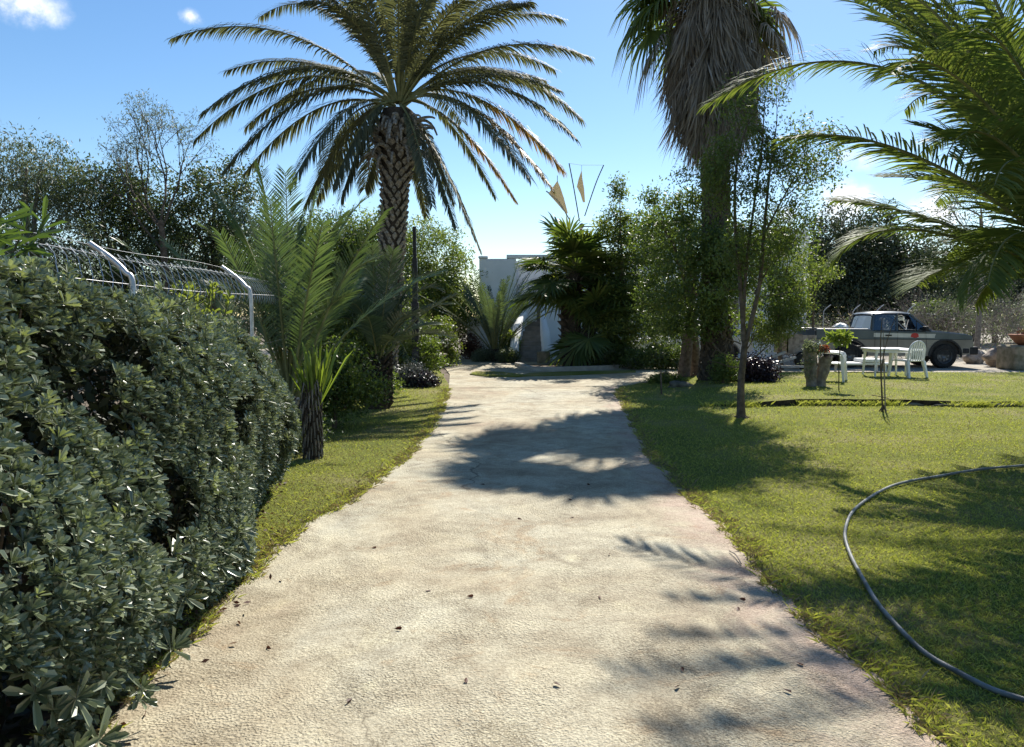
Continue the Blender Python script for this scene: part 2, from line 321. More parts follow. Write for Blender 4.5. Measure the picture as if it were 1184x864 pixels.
def lawnmat():
    m, nt, o = newmat('lawn_turf')
    tc = N(nt, 'ShaderNodeTexCoord'); L = nt.links.new
    n1 = N(nt, 'ShaderNodeTexNoise'); n1.inputs['Scale'].default_value = .8; n1.inputs['Detail'].default_value = 6; L(tc.outputs['Object'], n1.inputs['Vector'])
    n2 = N(nt, 'ShaderNodeTexNoise'); n2.inputs['Scale'].default_value = 45; n2.inputs['Detail'].default_value = 8; n2.inputs['Roughness'].default_value = .7; L(tc.outputs['Object'], n2.inputs['Vector'])
    c1 = ramp(nt, n1.outputs[0], [(.35, (.18, .21, .05)), (.5, (.24, .26, .06)), (.66, (.31, .29, .13))])
    c2 = ramp(nt, n2.outputs[0], [(.3, (.4, .38, .32)), (.65, (1.2, 1.2, 1.1))])
    mx = N(nt, 'ShaderNodeMix', data_type='RGBA', blend_type='MULTIPLY'); mx.inputs[0].default_value = 1; L(c1, mx.inputs[6]); L(c2, mx.inputs[7])
    p = N(nt, 'ShaderNodeBsdfPrincipled'); L(mx.outputs[2], p.inputs['Base Color']); p.inputs['Roughness'].default_value = .95; p.inputs['Specular IOR Level'].default_value = .1
    b = N(nt, 'ShaderNodeBump'); b.inputs['Distance'].default_value = .05; b.inputs['Strength'].default_value = 1; L(n2.outputs[0], b.inputs['Height']); L(b.outputs[0], p.inputs['Normal'])
    L(p.outputs[0], o.inputs[0]); return m
M['lawn'] = lawnmat()
def chainmat():
    return M['galv']

# ------------------------------------------------------------------ ground, drive, lawns
mb = MB(); mb.add([(-300, -60, 0), (300, -60, 0), (300, 500, 0), (-300, 500, 0)], [(0, 1, 2, 3)])
tag(mb.build('ground', M['soil']), kind='structure')

LE = [(-60, 1030)]+[(100, 864), (150, 812), (245, 712), (300, 655), (350, 612), (400, 583), (450, 548), (478, 522), (500, 495), (512, 470), (519, 450), (520, 434)]
RE = [(1290, 1030)]+[(1095, 864), (1040, 815), (985, 765), (935, 722), (880, 660), (830, 605), (795, 572), (770, 548), (750, 525), (735, 495), (722, 470), (714, 456), (716, 448)]
lw = [G(*p)[:2] for p in LE]; rw = [G(*p)[:2] for p in RE]
lw = [np.array([-1.7, -6.0]), np.array([-1.68, 0.5])]+lw; rw = [np.array([1.75, -6.0]), np.array([1.70, 0.5])]+rw
def edge_at(E, y):
    E = np.array(E); return np.interp(y, E[:, 1], E[:, 0])
ys = np.concatenate([np.arange(-6, 2.4, .3), np.arange(2.4, 17.2, .05)])
def wob(y, s, a): return a*(np.sin(y*7.3+s)*.5+np.sin(y*17.1+2*s)*.3+np.sin(y*41+s*3)*.35+np.sin(y*3.1+s)*.6)
xl = edge_at(lw, ys)+wob(ys, 1.0, .022); xr = edge_at(rw, ys)+wob(ys, 4.0, .03)
NX = 12; t = np.linspace(0, 1, NX)
V = np.stack([xl[:, None]+(xr-xl)[:, None]*t, np.repeat(ys[:, None], NX, 1), np.full((len(ys), NX), .02)], -1)
dist = (xr[:, None]-V[..., 0])
i = np.arange(len(ys)-1)[:, None]*NX; j = np.arange(NX-1)[None]
F = np.stack([i+j, i+j+1, i+NX+j+1, i+NX+j], -1).reshape(-1, 4)
V2 = V.reshape(-1, 3); nb = len(V2)
mb = MB(); mb.add(V2, F)
# lip of the slab
for xs_, sgn in ((xl, 1), (xr, -1)):
    top = np.stack([xs_, ys, np.full(len(ys), .02)], 1); bot = top-np.array([0, 0, .06]); q = np.vstack([top, bot]); n_ = len(ys)
    k = np.arange(n_-1); f = np.stack([k, k+1, k+1+n_, k+n_], 1)
    mb.add(q, f if sgn < 0 else f[:, ::-1])
drive = mb.build('driveway', M['drive']); tag(drive, kind='structure')
a_ = drive.data.attributes.new('edge', 'FLOAT', 'POINT'); vals = np.full(len(drive.data.vertices), 1.0); vals[:nb] = dist.ravel(); a_.data.foreach_set('value', vals)
# forecourt beyond: the drive widens in front of the house
fc = [G(520, 434), G(519, 450), G(716, 448), G(740, 444), (4.0, 18.2, 0), G(800, 436), (5.6, 21.0, 0), (6.5, 22.6, 0), G(786, 424.5), G(640, 432), G(606, 422.5), G(640, 421.5), G(640, 417), G(560, 417), G(530, 413.5), G(508, 413.5), G(505, 420), G(515, 427)]
mb = MB(); prism(mb, [p[:2] for p in fc], 'z', -.02, .024)
o = mb.build('forecourt', M['drive']); tag(o, kind='structure')
a_ = o.data.attributes.new('edge', 'FLOAT', 'POINT'); a_.data.foreach_set('value', np.full(len(o.data.vertices), 1.0))
# grass island on the forecourt
isl = [G(543, 434.5), G(560, 436.8), G(600, 437.5), G(612, 436), G(580, 432), G(550, 431.5)]
mb = MB(); prism(mb, [p[:2] for p in isl], 'z', 0, .05); tag(mb.build('grass_island', M['lawn']), kind='structure')
isl2 = [G(600, 437), G(655, 435.5), G(735, 432), G(735, 430), G(650, 431.5), G(612, 433)]
mb = MB(); prism(mb, [p[:2] for p in isl2], 'z', 0, .045); tag(mb.build('grass_verge', M['lawn']), kind='structure')
# yard
mb = MB(); prism(mb, [(6.6, 19.9), (40, 19.4), (60, 60), (-12, 60), (-12, 27.3), (-1.5, 26.9), (6.0, 24.0)], 'z', -.02, .008); tag(mb.build('yard', M['gravel']), kind='structure')

# right lawn (lower) and upper terrace
yy = np.arange(-6, 17.0, .1); xr2 = edge_at(rw, yy)+wob(yy, 4.0, .03)-.01
low = [(x, y) for x, y in zip(xr2, yy) if y < 13.25]
pol = low+[(5, 13.25), (30, 13.2), (30, -6)]
mb = MB(); prism(mb, pol, 'z', -.02, .012); tag(mb.build('lawn', M['lawn']), kind='structure')
up = [(x, y) for x, y in zip(xr2, yy) if 12.92 <= y < 16.2]
pol2 = up+[(3.0, 17.6), (4.3, 18.0), (5.3, 18.9), (6.3, 19.7), (32, 19.2), (32, 12.62), (5.0, 12.92)]
TZ = .07
def eY(x): return .10*np.sin(x*1.3)+.05*np.sin(x*3.7+1)+.03*np.sin(x*9.1)
def terz(x, y):
    x = np.asarray(x, float); s = np.clip((x-3.2)/1.6, 0, 1); return .013+s*s*(3-2*s)*TZ*1.4
V = np.array([(x, y, .012) for x, y in pol2]); 
# terrace surface as a grid so it ramps gently up from the drive
gx = np.linspace(0, 1, 60); gy = np.linspace(12.92, 19.3, 60)
lx = np.interp(gy, [p[1] for p in pol2[:len(up)+4]], [p[0] for p in pol2[:len(up)+4]])
X = lx[:, None]+(32-lx[:, None])*gx[None]**2; Y = np.repeat(gy[:, None], 60, 1)
Y = Y+eY(X)*np.clip((13.9-Y), 0, 1)*np.clip((X-3.2), 0, 1)
Z = terz(X, Y)+.02*np.sin(X*.9)*np.sin(Y*.8)*np.clip((X-4)/2, 0, 1)
i = np.arange(59)[:, None]*60; j = np.arange(59)[None]
F = np.stack([i+j, i+j+1, i+60+j+1, i+60+j], -1).reshape(-1, 4)
mb = MB(); mb.add(np.stack([X, Y, Z], -1), F)
b0 = np.stack([X[0], Y[0], Z[0]], 1); b1 = b0*np.array([1, 1, 0])-np.array([0, 0, .02]); k = np.arange(59)
tag(mb.build('upper_lawn', M['lawn'], smooth=True), kind='structure')
mb = MB(); mb.add(np.vstack([b0, b1]), np.stack([k, k+60, k+61, k+1], 1)); tag(mb.build('soil_bank', M['bank']), kind='structure')
# left verge
yl = np.arange(3.2, 17.0, .1); xl2 = edge_at(lw, yl)+wob(yl, 1.0, .022)+.01
HB = np.array([(-1.66, -3.), (-1.64, 2.0), (-1.64, 2.8), (-1.75, 4.1), (-2.02, 5.6), (-2.32, 7.0), (-2.6, 8.3), (-3.2, 12.0), (-2.7, 17.0)])
def hedge_x(y): return np.interp(y, HB[:, 1], HB[:, 0])
pol = [(x, y) for x, y in zip(xl2, yl)]+[(G(505, 424)[0], G(505, 424)[1]), (-3.0, 20), (-3.6, 15)]+[(hedge_x(y)-.15, y) for y in np.arange(12, 3.0, -.5)]
mb = MB(); prism(mb, pol, 'z', -.02, .012); tag(mb.build('grass_strip', M['lawn']), kind='structure')
# dusty kerb stones
def inpoly(P, poly):
    x, y = P[:, 0], P[:, 1]; r = np.zeros(len(P), bool); n = len(poly)
    for a in range(n):
        x1, y1 = poly[a][:2]; x2, y2 = poly[(a+1) % n][:2]
        c = ((y1 > y) != (y2 > y)) & (x < (x2-x1)*(y-y1)/((y2-y1) or 1e-9)+x1); r ^= c
    return r
kb = thing('kerb', 'low pale kerb curving in front of the shaded fan palm bed', 'kerb', G(640, 431))
P = smooth_path([G(598, 424), G(620, 429.5), G(680, 428.5), G(740, 425.5), G(790, 423.5)], 40)
mb = MB()
T = nrm(np.gradient(P, axis=0)); S = np.cross(T, [0, 0, 1.])
q = []
for sg, z in ((-.08, 0), (-.08, .13), (.08, .13), (.08, 0)): q.append(P*np.array([1, 1, 0])+S*sg+np.array([0, 0, z]))
V = np.stack(q, 1); i = np.arange(39)[:, None]*4; F = np.concatenate([np.stack([i[:, 0]+a, i[:, 0]+a+1, i[:, 0]+a+5, i[:, 0]+a+4], 1) for a in range(3)])
mb.add(V.reshape(-1, 3), F); mb.add(V[0], [(0, 1, 2, 3)]); mb.add(V[-1], [(3, 2, 1, 0)])
mb.build('kerb_stone', M['kerb'], kb)

# ------------------------------------------------------------------ grass blades
def blades(P, h, wd, lean=.5):
    n = len(P); a = rng.uniform(0, 2*np.pi, n); D = np.stack([np.cos(a), np.sin(a), np.zeros(n)], 1)
    b = rng.uniform(0, 2*np.pi, n); Ln = np.stack([np.cos(b), np.sin(b), np.zeros(n)], 1)*(rng.uniform(0, lean, n)*h)[:, None]
    z = np.zeros((n, 3)); z[:, 2] = h
    V = np.stack([P-D*wd[:, None]/2, P+D*wd[:, None]/2, P+Ln*.45+z*.6+D*wd[:, None]*.4, P+Ln*1.3+z], 1)
    return V.reshape(-1, 3), np.arange(4*n).reshape(n, 4)
def grass_field(poly, name, label, zf, mats=('grass', 'drygrass'), dry=.12, dens=5000, k=70000, ymax=20, seg=None, hm=1.0, xmax=16):
    pl = np.array(poly); x0, x1 = pl[:, 0].min(), min(pl[:, 0].max(), xmax); y0, y1 = max(pl[:, 1].min(), 1.6), min(pl[:, 1].max(), ymax)
    mb = MB()
    for ya in np.arange(y0, y1, .4):
        yb = min(ya+.4, y1); d = max(ya, 1.5); de = min(dens, k/(d*d))
        xa, xb = max(x0, -yb*.75-.8), min(x1, yb*.75+.8)
        if xb <= xa: continue
        n = int(de*(xb-xa)*(yb-ya))
        P = np.stack([rng.uniform(xa, xb, n), rng.uniform(ya, yb, n), np.zeros(n)], 1)
        # patchiness
        f = .5+.5*np.sin(P[:, 0]*2.1+np.sin(P[:, 1]*1.7)*2)*np.sin(P[:, 1]*1.9+np.sin(P[:, 0]*1.3)*2)
        P = P[inpoly(P, poly) & (rng.uniform(0, 1, n) < .55+.45*f)]
        if not len(P): continue
        P[:, 2] = zf(P[:, 0], P[:, 1])-.003
        n = len(P); f = .5+.5*np.sin(P[:, 0]*2.1+np.sin(P[:, 1]*1.7)*2)*np.sin(P[:, 1]*1.9+np.sin(P[:, 0]*1.3)*2)
        h = rng.uniform(.009, .023, n)*hm*(1+.035*d); wd = rng.uniform(.0018, .0034, n)*(1+d*.2)
        isd = rng.uniform(0, 1, n) < dry*(.4+1.6*(1-f))
        for mi, mk in ((0, ~isd), (1, isd)):
            if mk.any():
                v, ff = blades(P[mk], h[mk], wd[mk], 1.3); mb.add(v, ff, mi)
    o = mb.build(name, [M[m] for m in mats]); tag(o, label, 'grass', kind='stuff'); return o
flat = lambda x, y: np.full(len(x), .012)
low_full = [(x, y) for x, y in zip(xr2-.04, yy) if y < 12.9]+[(30, 12.9), (30, -6)]
grass_field(low_full, 'grass', 'short sunlit lawn grass right of the concrete drive', flat, dens=8500, k=120000, ymax=12.9)
up_full = [(x, y) for x, y in zip(xr2-.04, yy) if 12.9 <= y < 16.2]+[(3.0, 17.6), (4.3, 18.0), (5.3, 18.9), (6.3, 19.7), (30, 19.2), (30, 12.9)]
grass_field(up_full, 'grass', 'lawn grass of the raised upper lawn in front of the pickup', lambda x, y: np.where(y > 12.92+eY(x)*np.clip(x-3.2, 0, 1), terz(x, y)+.02*np.sin(x*.9)*np.sin(y*.8)*np.clip((x-4)/2, 0, 1), .012), k=60000, ymax=19.3, hm=1.1)
strip = [(x+.03, y) for x, y in zip(xl2, yl)]+[(-2.6, 17), (-3.6, 15)]+[(hedge_x(y)-.15, y) for y in np.arange(12, 3.0, -.5)]
grass_field(strip, 'grass', 'narrow grass verge between the hedge and the left drive edge', flat, dry=.3, dens=6500, k=110000, ymax=17)
grass_field([p[:2] for p in isl], 'grass', 'small grass patch set in the pale forecourt', lambda x, y: np.full(len(x), .05), k=80000, ymax=25)
# ragged dry tufts creeping over both drive edges
mb = MB()
for E, sgn in ((lw, -1), (rw, 1)):
    n = 17000; y = 1.8+rng.uniform(0, 1, n)**1.5*14; x = edge_at(E, y)+sgn*(-.05+np.abs(rng.normal(0, .09, n)))+wob(y, 1.0 if sgn < 0 else 4.0, .03)
    gate = (np.sin(y*9+sgn)+np.sin(y*23.7)+np.sin(y*4.1))*.5+rng.normal(0, .6, n) > -.1
    P = np.stack([x, y, np.full(n, .012)], 1)[gate]; n = len(P)
    v, f = blades(P, rng.uniform(.015, .045, n), rng.uniform(.003, .006, n)*(1+P[:, 1]*.1), 1.8); half = rng.uniform(0, 1, n) < .55
    mb.add(v, f[half], 0); mb.add(v, f[~half], 1)
tag(mb.build('edge_grass', [M['drygrass'], M['grass']]), 'ragged half dry grass creeping over the concrete edges', 'grass', kind='stuff')

# ------------------------------------------------------------------ leaves
def randdir(n, up=0.):
    v = rng.normal(0, 1, (n, 3)); v[:, 2] += up; return nrm(v)
def leaves(mb, P, D, L, Wd, mat=0, shape=1, fold=.25, Nr=None):
    """P base points, D directions"""
    n = len(P); D = nrm(D)
    if Nr is None: Nr = randdir(n, .8)
    S = nrm(np.cross(D, Nr)); U = np.cross(S, D)
    L = np.broadcast_to(L, n)[:, None]; Wd = np.broadcast_to(Wd, n)[:, None]
    if shape == 1:
        V = np.stack([P, P+D*L*.5+S*Wd*.5, P+D*L, P+D*L*.5-S*Wd*.5], 1); mb.add(V.reshape(-1, 3), np.arange(4*n).reshape(n, 4), mat)
    else:
        up = U*Wd*fold
        V = np.stack([P, P+D*L*.4+S*Wd*.38+up*.7, P+D*L*.84+S*Wd*.5+up, P+D*L-U*L*.04, P+D*L*.84-S*Wd*.5+up, P+D*L*.4-S*Wd*.38+up*.7], 1)
        b = np.arange(n)[:, None]*6
        mb.add(V.reshape(-1, 3), np.concatenate([b+np.array([[0, 1, 2, 3]]), b+np.array([[0, 3, 4, 5]])]), mat)
def in_ell(n, c, r, bias=.35):
    d = randdir(n); q = rng.uniform(0, 1, n)**bias; return np.array(c)+d*q[:, None]*np.array(r)
def crown(mb, ells, ncl, per, spread, L, Wd, mat=0, hang=0., bias=.35, shape=1):
    vol = np.array([np.prod(e[1])**(2/3) for e in ells]); cnt = (ncl*vol/vol.sum()).astype(int)+1
    for (c, r), m in zip(ells, cnt):
        cc = in_ell(m, c, r, bias)
        # irregular outline: push each cluster by low frequency bumps
        ph = nrm(cc-np.array(c)); s = 1+.16*np.sin(ph[:, 0]*5+c[0]*3)*np.sin(ph[:, 2]*6+c[1])+.1*np.sin(ph[:, 1]*9+c[2]*5)
        cc = np.array(c)+(cc-np.array(c))*s[:, None]
        sz = rng.uniform(.5, 1.4, m)
        P = np.repeat(cc, per, 0)+rng.normal(0, 1, (m*per, 3))*np.repeat(sz, per)[:, None]*spread*np.array([1, 1, .75])
        D = randdir(len(P), -hang*2); leaves(mb, P, D, L*rng.uniform(.6, 1.3, len(P)), Wd*rng.uniform(.7, 1.2, len(P)), mat, shape)
def limb(mb, a, b, r0, r1, sag=0, k=6, n=7, jit=.06):
    a = np.array(a, float); b = np.array(b, float); m = (a+b)/2+np.array([0, 0, sag]); P = bez(a, m, b, n)
    P[1:-1] += rng.normal(0, jit, (n-2, 3))*np.linalg.norm(b-a)*.25
    tube(mb, P, np.linspace(r0, r1, n), k)
def tree(name, label, cat, base, ells, ncl, per, spread, L, Wd, leafm, barkm='bark', tr=.14, group=None, hang=0., bias=.35, nl=10, trunks=None, extra=None, th=None):
    t = thing(name, label, cat, base, group=group); base = np.array(base, float)
    mb = MB(); zc = min(e[0][2]-e[1][2]*.4 for e in ells); cx = np.mean([e[0] for e in ells], 0)
    fork = np.array([base[0]*.6+cx[0]*.4, base[1]*.6+cx[1]*.4, max(th or zc, base[2]+.3)])
    for tb in (trunks or [base]):
        P = bez(tb, (np.array(tb)+fork)/2+rng.normal(0, .05, 3), fork, 8); P[0, 2] -= .05
        tube(mb, P, np.linspace(tr*1.25, tr*.8, 8), 9)
    for i in range(nl):
        e = ells[i % len(ells)]; tgt = in_ell(1, e[0], np.array(e[1])*.85, .6)[0]
        limb(mb, fork-np.array([0, 0, .05]), tgt, tr*.55, tr*.1, sag=.1, k=5)
    mb.build('trunk', M[barkm], t, smooth=True)
    mb = MB(); crown(mb, ells, ncl, per, spread, L, Wd, 0, hang, bias)
    ms = [M[leafm]]
    if extra:
        crown(mb, ells, int(ncl*extra[1]), per, spread, L, Wd, 1, hang, bias*.7); ms.append(M[extra[0]])
    mb.build('crown', ms, t)
    return t
def branching(mb, P, D, L, r, depth, tips, spread=.55, k=5, up=.15, ratio=.72, nb=(2, 3)):
    D = np.array(D, float); n = 4; pts = [np.array(P, float)]; d = D.copy()
    for i in range(n):
        d = nrm(d+rng.normal(0, .10, 3)+np.array([0, 0, up*.15])); pts.append(pts[-1]+d*L/n)
    tube(mb, pts, np.linspace(r, r*.65, n+1), k, cap=False)
    if depth == 0: tips.append((pts[-1], d)); return
    tips.append((pts[2], d))
    for i in range(rng.integers(nb[0], nb[1]+1)):
        nd = nrm(d+rng.normal(0, spread, 3)+np.array([0, 0, up])); s = pts[-1] if i else pts[-1]
        if rng.uniform() < .35: s = pts[-2]
        branching(mb, s, nd, L*ratio*rng.uniform(.8, 1.2), r*.62, depth-1, tips, spread, max(3, k-1), up, ratio, nb)

# ------------------------------------------------------------------ hedge
hd = thing('hedge', 'dense glossy dark green hedge along the left edge of the drive', 'hedge', (hedge_x(3), 3.0, 0))
TP = np.array([(-3, 1.95), (2.0, 1.84), (2.6, 1.74), (3.2, 1.66), (4.4, 1.57), (5.5, 1.48), (6.3, 1.38), (6.9, 1.2), (7.3, .8)])
def hedge_top(y): return np.interp(y, TP[:, 1*0], TP[:, 1])
def hbump(y, z): return .035*np.sin(y*3.1+z*2)+.06*np.sin(z*5.3+y*1.7)+.02*np.sin(y*8.7+1)*np.sin(z*9)
n_r = 12500
# front face rosettes, denser near the camera
y = -1.2+rng.uniform(0, 1, n_r)*8.5; tz = rng.uniform(0.02, 1, n_r); top = hedge_top(y); z = tz*top
bul = .07+.29*np.sin(np.clip(tz, 0, 1)*np.pi*.72+.38)-.20*np.clip(tz-.75, 0, 1)*2.0
xf = hedge_x(y)-.12+bul+hbump(y, z)
endc = np.clip((y-6.5)/.9, 0, 1); xf -= endc**2*.55
hole = (np.sin(y*4.7+z*3.3)+np.sin(z*7.9-y*2.2)+np.sin(y*11.3+z*13.7)*.8) < -.72   # dark gaps between branches
dep = np.where(hole, rng.uniform(.16, .42, n_r), np.abs(rng.normal(0, .035, n_r))); xf -= dep
PF = np.stack([xf, y, z], 1); NF = nrm(np.stack([.80*np.ones(n_r), rng.normal(-.12, .28, n_r), .75+.3*tz+rng.normal(0, .28, n_r)], 1))
# top rosettes
n_t = 6000; y = -1.2+rng.uniform(0, 1, n_t)*8.3; wv = rng.uniform(0, 1, n_t); x = hedge_x(y)+.02-wv*.95; z = hedge_top(y)-.02+.05*np.sin(y*5)+hbump(y, x*3)*.6-.25*np.abs(wv-.4)**2
PT = np.stack([x, y, z], 1)+rng.normal(0, .03, (n_t, 3)); NT = nrm(np.stack([rng.normal(.25, .35, n_t), rng.normal(-.1, .3, n_t), np.ones(n_t)], 1))
# far end
n_e = 900; yv = 7.0+rng.uniform(0, .35, n_e); xx = hedge_x(7)-rng.uniform(0, .9, n_e); zz = rng.uniform(0, 1.15, n_e); PE = np.stack([xx, yv, zz], 1); NE = nrm(np.stack([rng.normal(.2, .3, n_e), np.ones(n_e), rng.normal(.4, .3, n_e)], 1))
P = np.vstack([PF, PT, PE]); Nn = np.vstack([NF, NT, NE]); n = len(P)
def rosettes(mb, P, Nn, k=9, L=.050, Wd=.0168, mat=0, open_=.75):
    n = len(P); A = nrm(np.cross(Nn, randdir(n))); B = np.cross(Nn, A); sc = rng.uniform(.7, 1.25, n)
    for i in range(k):
        ph = i*2.4+rng.uniform(-.3, .3, n); tilt = open_*(.35+.9*i/k)*rng.uniform(.8, 1.15, n)
        Rd = A*np.cos(ph)[:, None]+B*np.sin(ph)[:, None]
        D = Nn*np.cos(tilt)[:, None]+Rd*np.sin(tilt)[:, None]
        leaves(mb, P-Nn*(.012*i/k), D, L*sc*rng.uniform(.75, 1.1, n)*(.65+.5*i/k), Wd*sc*(.75+.4*i/k), mat, 2, .22, Nr=Nn*np.sin(tilt)[:, None]-Rd*np.cos(tilt)[:, None]+1e-3)
mb = MB()
young = rng.uniform(0, 1, n) < (.06+.12*(Nn[:, 2] > .75))
rosettes(mb, P[~young], Nn[~young], 10, open_=1.12)
rosettes(mb, P[young], Nn[young], 8, L=.054, mat=1, open_=.9)
# interior leaves
m_ = 42000; y = -1.2+rng.uniform(0, 1, m_)*8.4; tz = rng.uniform(0, 1, m_); z = tz*(hedge_top(y)-.06); x = hedge_x(y)-.18+.2*np.sin(tz*2.8)-rng.uniform(0, .75, m_)**1.0-np.clip((y-6.4)/.9, 0, 1)*.3
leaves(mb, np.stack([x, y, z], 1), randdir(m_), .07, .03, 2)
# a few large open rosettes hanging out near the foot
yq = rng.uniform(2.1, 4.6, 46); zq = rng.uniform(.08, .7, 46); PQ = np.stack([hedge_x(yq)+.15+rng.uniform(0, .07, 46), yq, zq], 1); NQ = nrm(np.stack([.8+0*yq, rng.normal(-.4, .2, 46), rng.uniform(.3, .9, 46)], 1))
rosettes(mb, PQ, NQ, 13, L=.095, Wd=.023, open_=1.25)
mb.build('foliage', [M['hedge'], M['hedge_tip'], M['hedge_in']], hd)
mb = MB()
for yv in np.arange(-1, 7.0, .22):
    b = np.array([hedge_x(yv)-.35+rng.normal(0, .05), yv, 0])
    for q in range(5):
        e = np.array([hedge_x(yv)-rng.uniform(-.05, .7), yv+rng.normal(0, .25), hedge_top(yv)*rng.uniform(.6, .95)]); limb(mb, b, e, .014, .004, k=4, n=5)
mb.build('stem', M['bark'], hd)
# fallen leaves along hedge foot
mb = MB(); n = 160; y = 1.9+rng.uniform(0, 1, n)*5; x = hedge_x(y)+np.abs(rng.normal(.08, .12, n)); P = np.stack([x, y, np.full(n, .03)], 1)
D = randdir(n); D[:, 2] *= .15; leaves(mb, P, D, .045, .018, 0, 1)
tag(mb.build('leaf_litter', M['redbrown']), 'scatter of dry fallen leaves at the foot of the hedge', 'leaves', kind='stuff')

def shoot_plant(name, label, base, n, H, sp, L, Wd, m, cat='shrub', group=None, per=26, lean=(0, 0), barkm='stem', a0=.35):
    t = thing(name, label, cat, base, group=group); mb = MB(); lf = MB(); base = np.array(base, float)
    for i in range(n):
        a = rng.uniform(0, 2*np.pi); r = sp*rng.uniform(.2, 1); h = H*rng.uniform(.65, 1)
        e = base+np.array([np.cos(a)*r+lean[0], np.sin(a)*r+lean[1], h]); P = bez(base, base+(e-base)*np.array([.3, .3, .65]), e, 8); tube(mb, P, np.linspace(.012, .003, 8), 4)
        tt = rng.uniform(a0, 1, per); Q = np.stack([np.interp(tt, np.linspace(0, 1, 8), P[:, c]) for c in range(3)], 1); T = nrm(P[-1]-P[-3])
        D = nrm(randdir(per)+T*.9); leaves(lf, Q, D, L*rng.uniform(.7, 1.15, per), Wd, 0, 2, .2)
    mb.build('stem', M[barkm], t); lf.build('foliage', M[m], t); return t
shoot_plant('oleander', 'tall narrow leaved shoots rising above the hedge at the far left', (-2.25, 3.0, 1.0), 34, 1.02, .42, .13, .02, 'oleander', per=30, a0=.45)
shoot_plant('shrub', 'yellow green shoots poking through the mesh fence above the hedge', (-2.55, 6.2, .6), 16, 1.35, .3, .07, .03, 'lime', per=26)

# ------------------------------------------------------------------ chain link fence with cranked posts
fn = thing('mesh_fence', 'chain link fence with cranked galvanised posts behind the hedge', 'fence', (-2.65, 2, 0))
FX = lambda y: -2.37-.027*y if y < 8 else -2.586-(y-8)*.15
ZT = 1.93
mb = MB()
def mesh_panel(mb, a, b, z0, z1, s=.06, r=.003):
    a = np.array(a, float); b = np.array(b, float); L = np.linalg.norm(b-a); d = (b-a)/L; nrl = np.array([-d[1], d[0], 0]); rows = int((z1-z0)/s)
    V = []; F = []; n0 = 0
    for u in np.arange(0, L, s*2*.5*2):
        m = rows+1; zz = z0+np.arange(m)*s; off = np.where(np.arange(m) % 2 == 0, 0, s*.95)
        P = np.stack([a[0]+d[0]*(u+off), a[1]+d[1]*(u+off), zz], 1)+nrl*.002
        P2 = np.stack([a[0]+d[0]*(u+s*1.9-off), a[1]+d[1]*(u+s*1.9-off), zz], 1)-nrl*.002
        if z1 > 1.9:
            for q_ in (P, P2): q_[:, 0] -= np.interp(zz, [1.8, 1.95, 2.07], [0, .11, .26])
        tube(mb, P, r, 3, cap=False); tube(mb, P2, r, 3, cap=False)
ysf = [1.5, 4.95, 7.35, 9.8, 12.4]
for a, b in zip(ysf[:-1], ysf[1:]):
    mesh_panel(mb, (FX(a), a, 0), (FX(b), b, 0), .75, 2.05)
mb.build('mesh', M['galv'], fn)
for yv in ysf:
    mb = MB(); P = smooth_path([(FX(yv), yv, 0), (FX(yv), yv, 1.0), (FX(yv), yv, 1.76), (FX(yv)-.05, yv, 1.88), (FX(yv)-.14, yv, 1.97), (FX(yv)-.27, yv-.02, 2.07)], 26)
    tube(mb, P, .018, 10); mb.build('post', M['galv'], fn, smooth=True)
mb = MB()
for (dx, dz) in ((-.01, 1.80), (0, 1.3)):
    tube(mb, [(FX(y)+dx, y, dz-.012*math.sin(y*1.28)) for y in np.linspace(1.5, 12.4, 60)], .0016, 4)
mb.build('line_wire', M['galv'], fn)
mb = MB()
for dx, dz in ((-.26, 2.06), (-.16, 1.985)):
    P = [(FX(y)+dx, y, dz-.01*math.sin(y*2.6)) for y in np.linspace(1.5, 12.4, 60)]; tube(mb, P, .0022, 3)
mb.build('barbed_wire', M['galv'], fn)

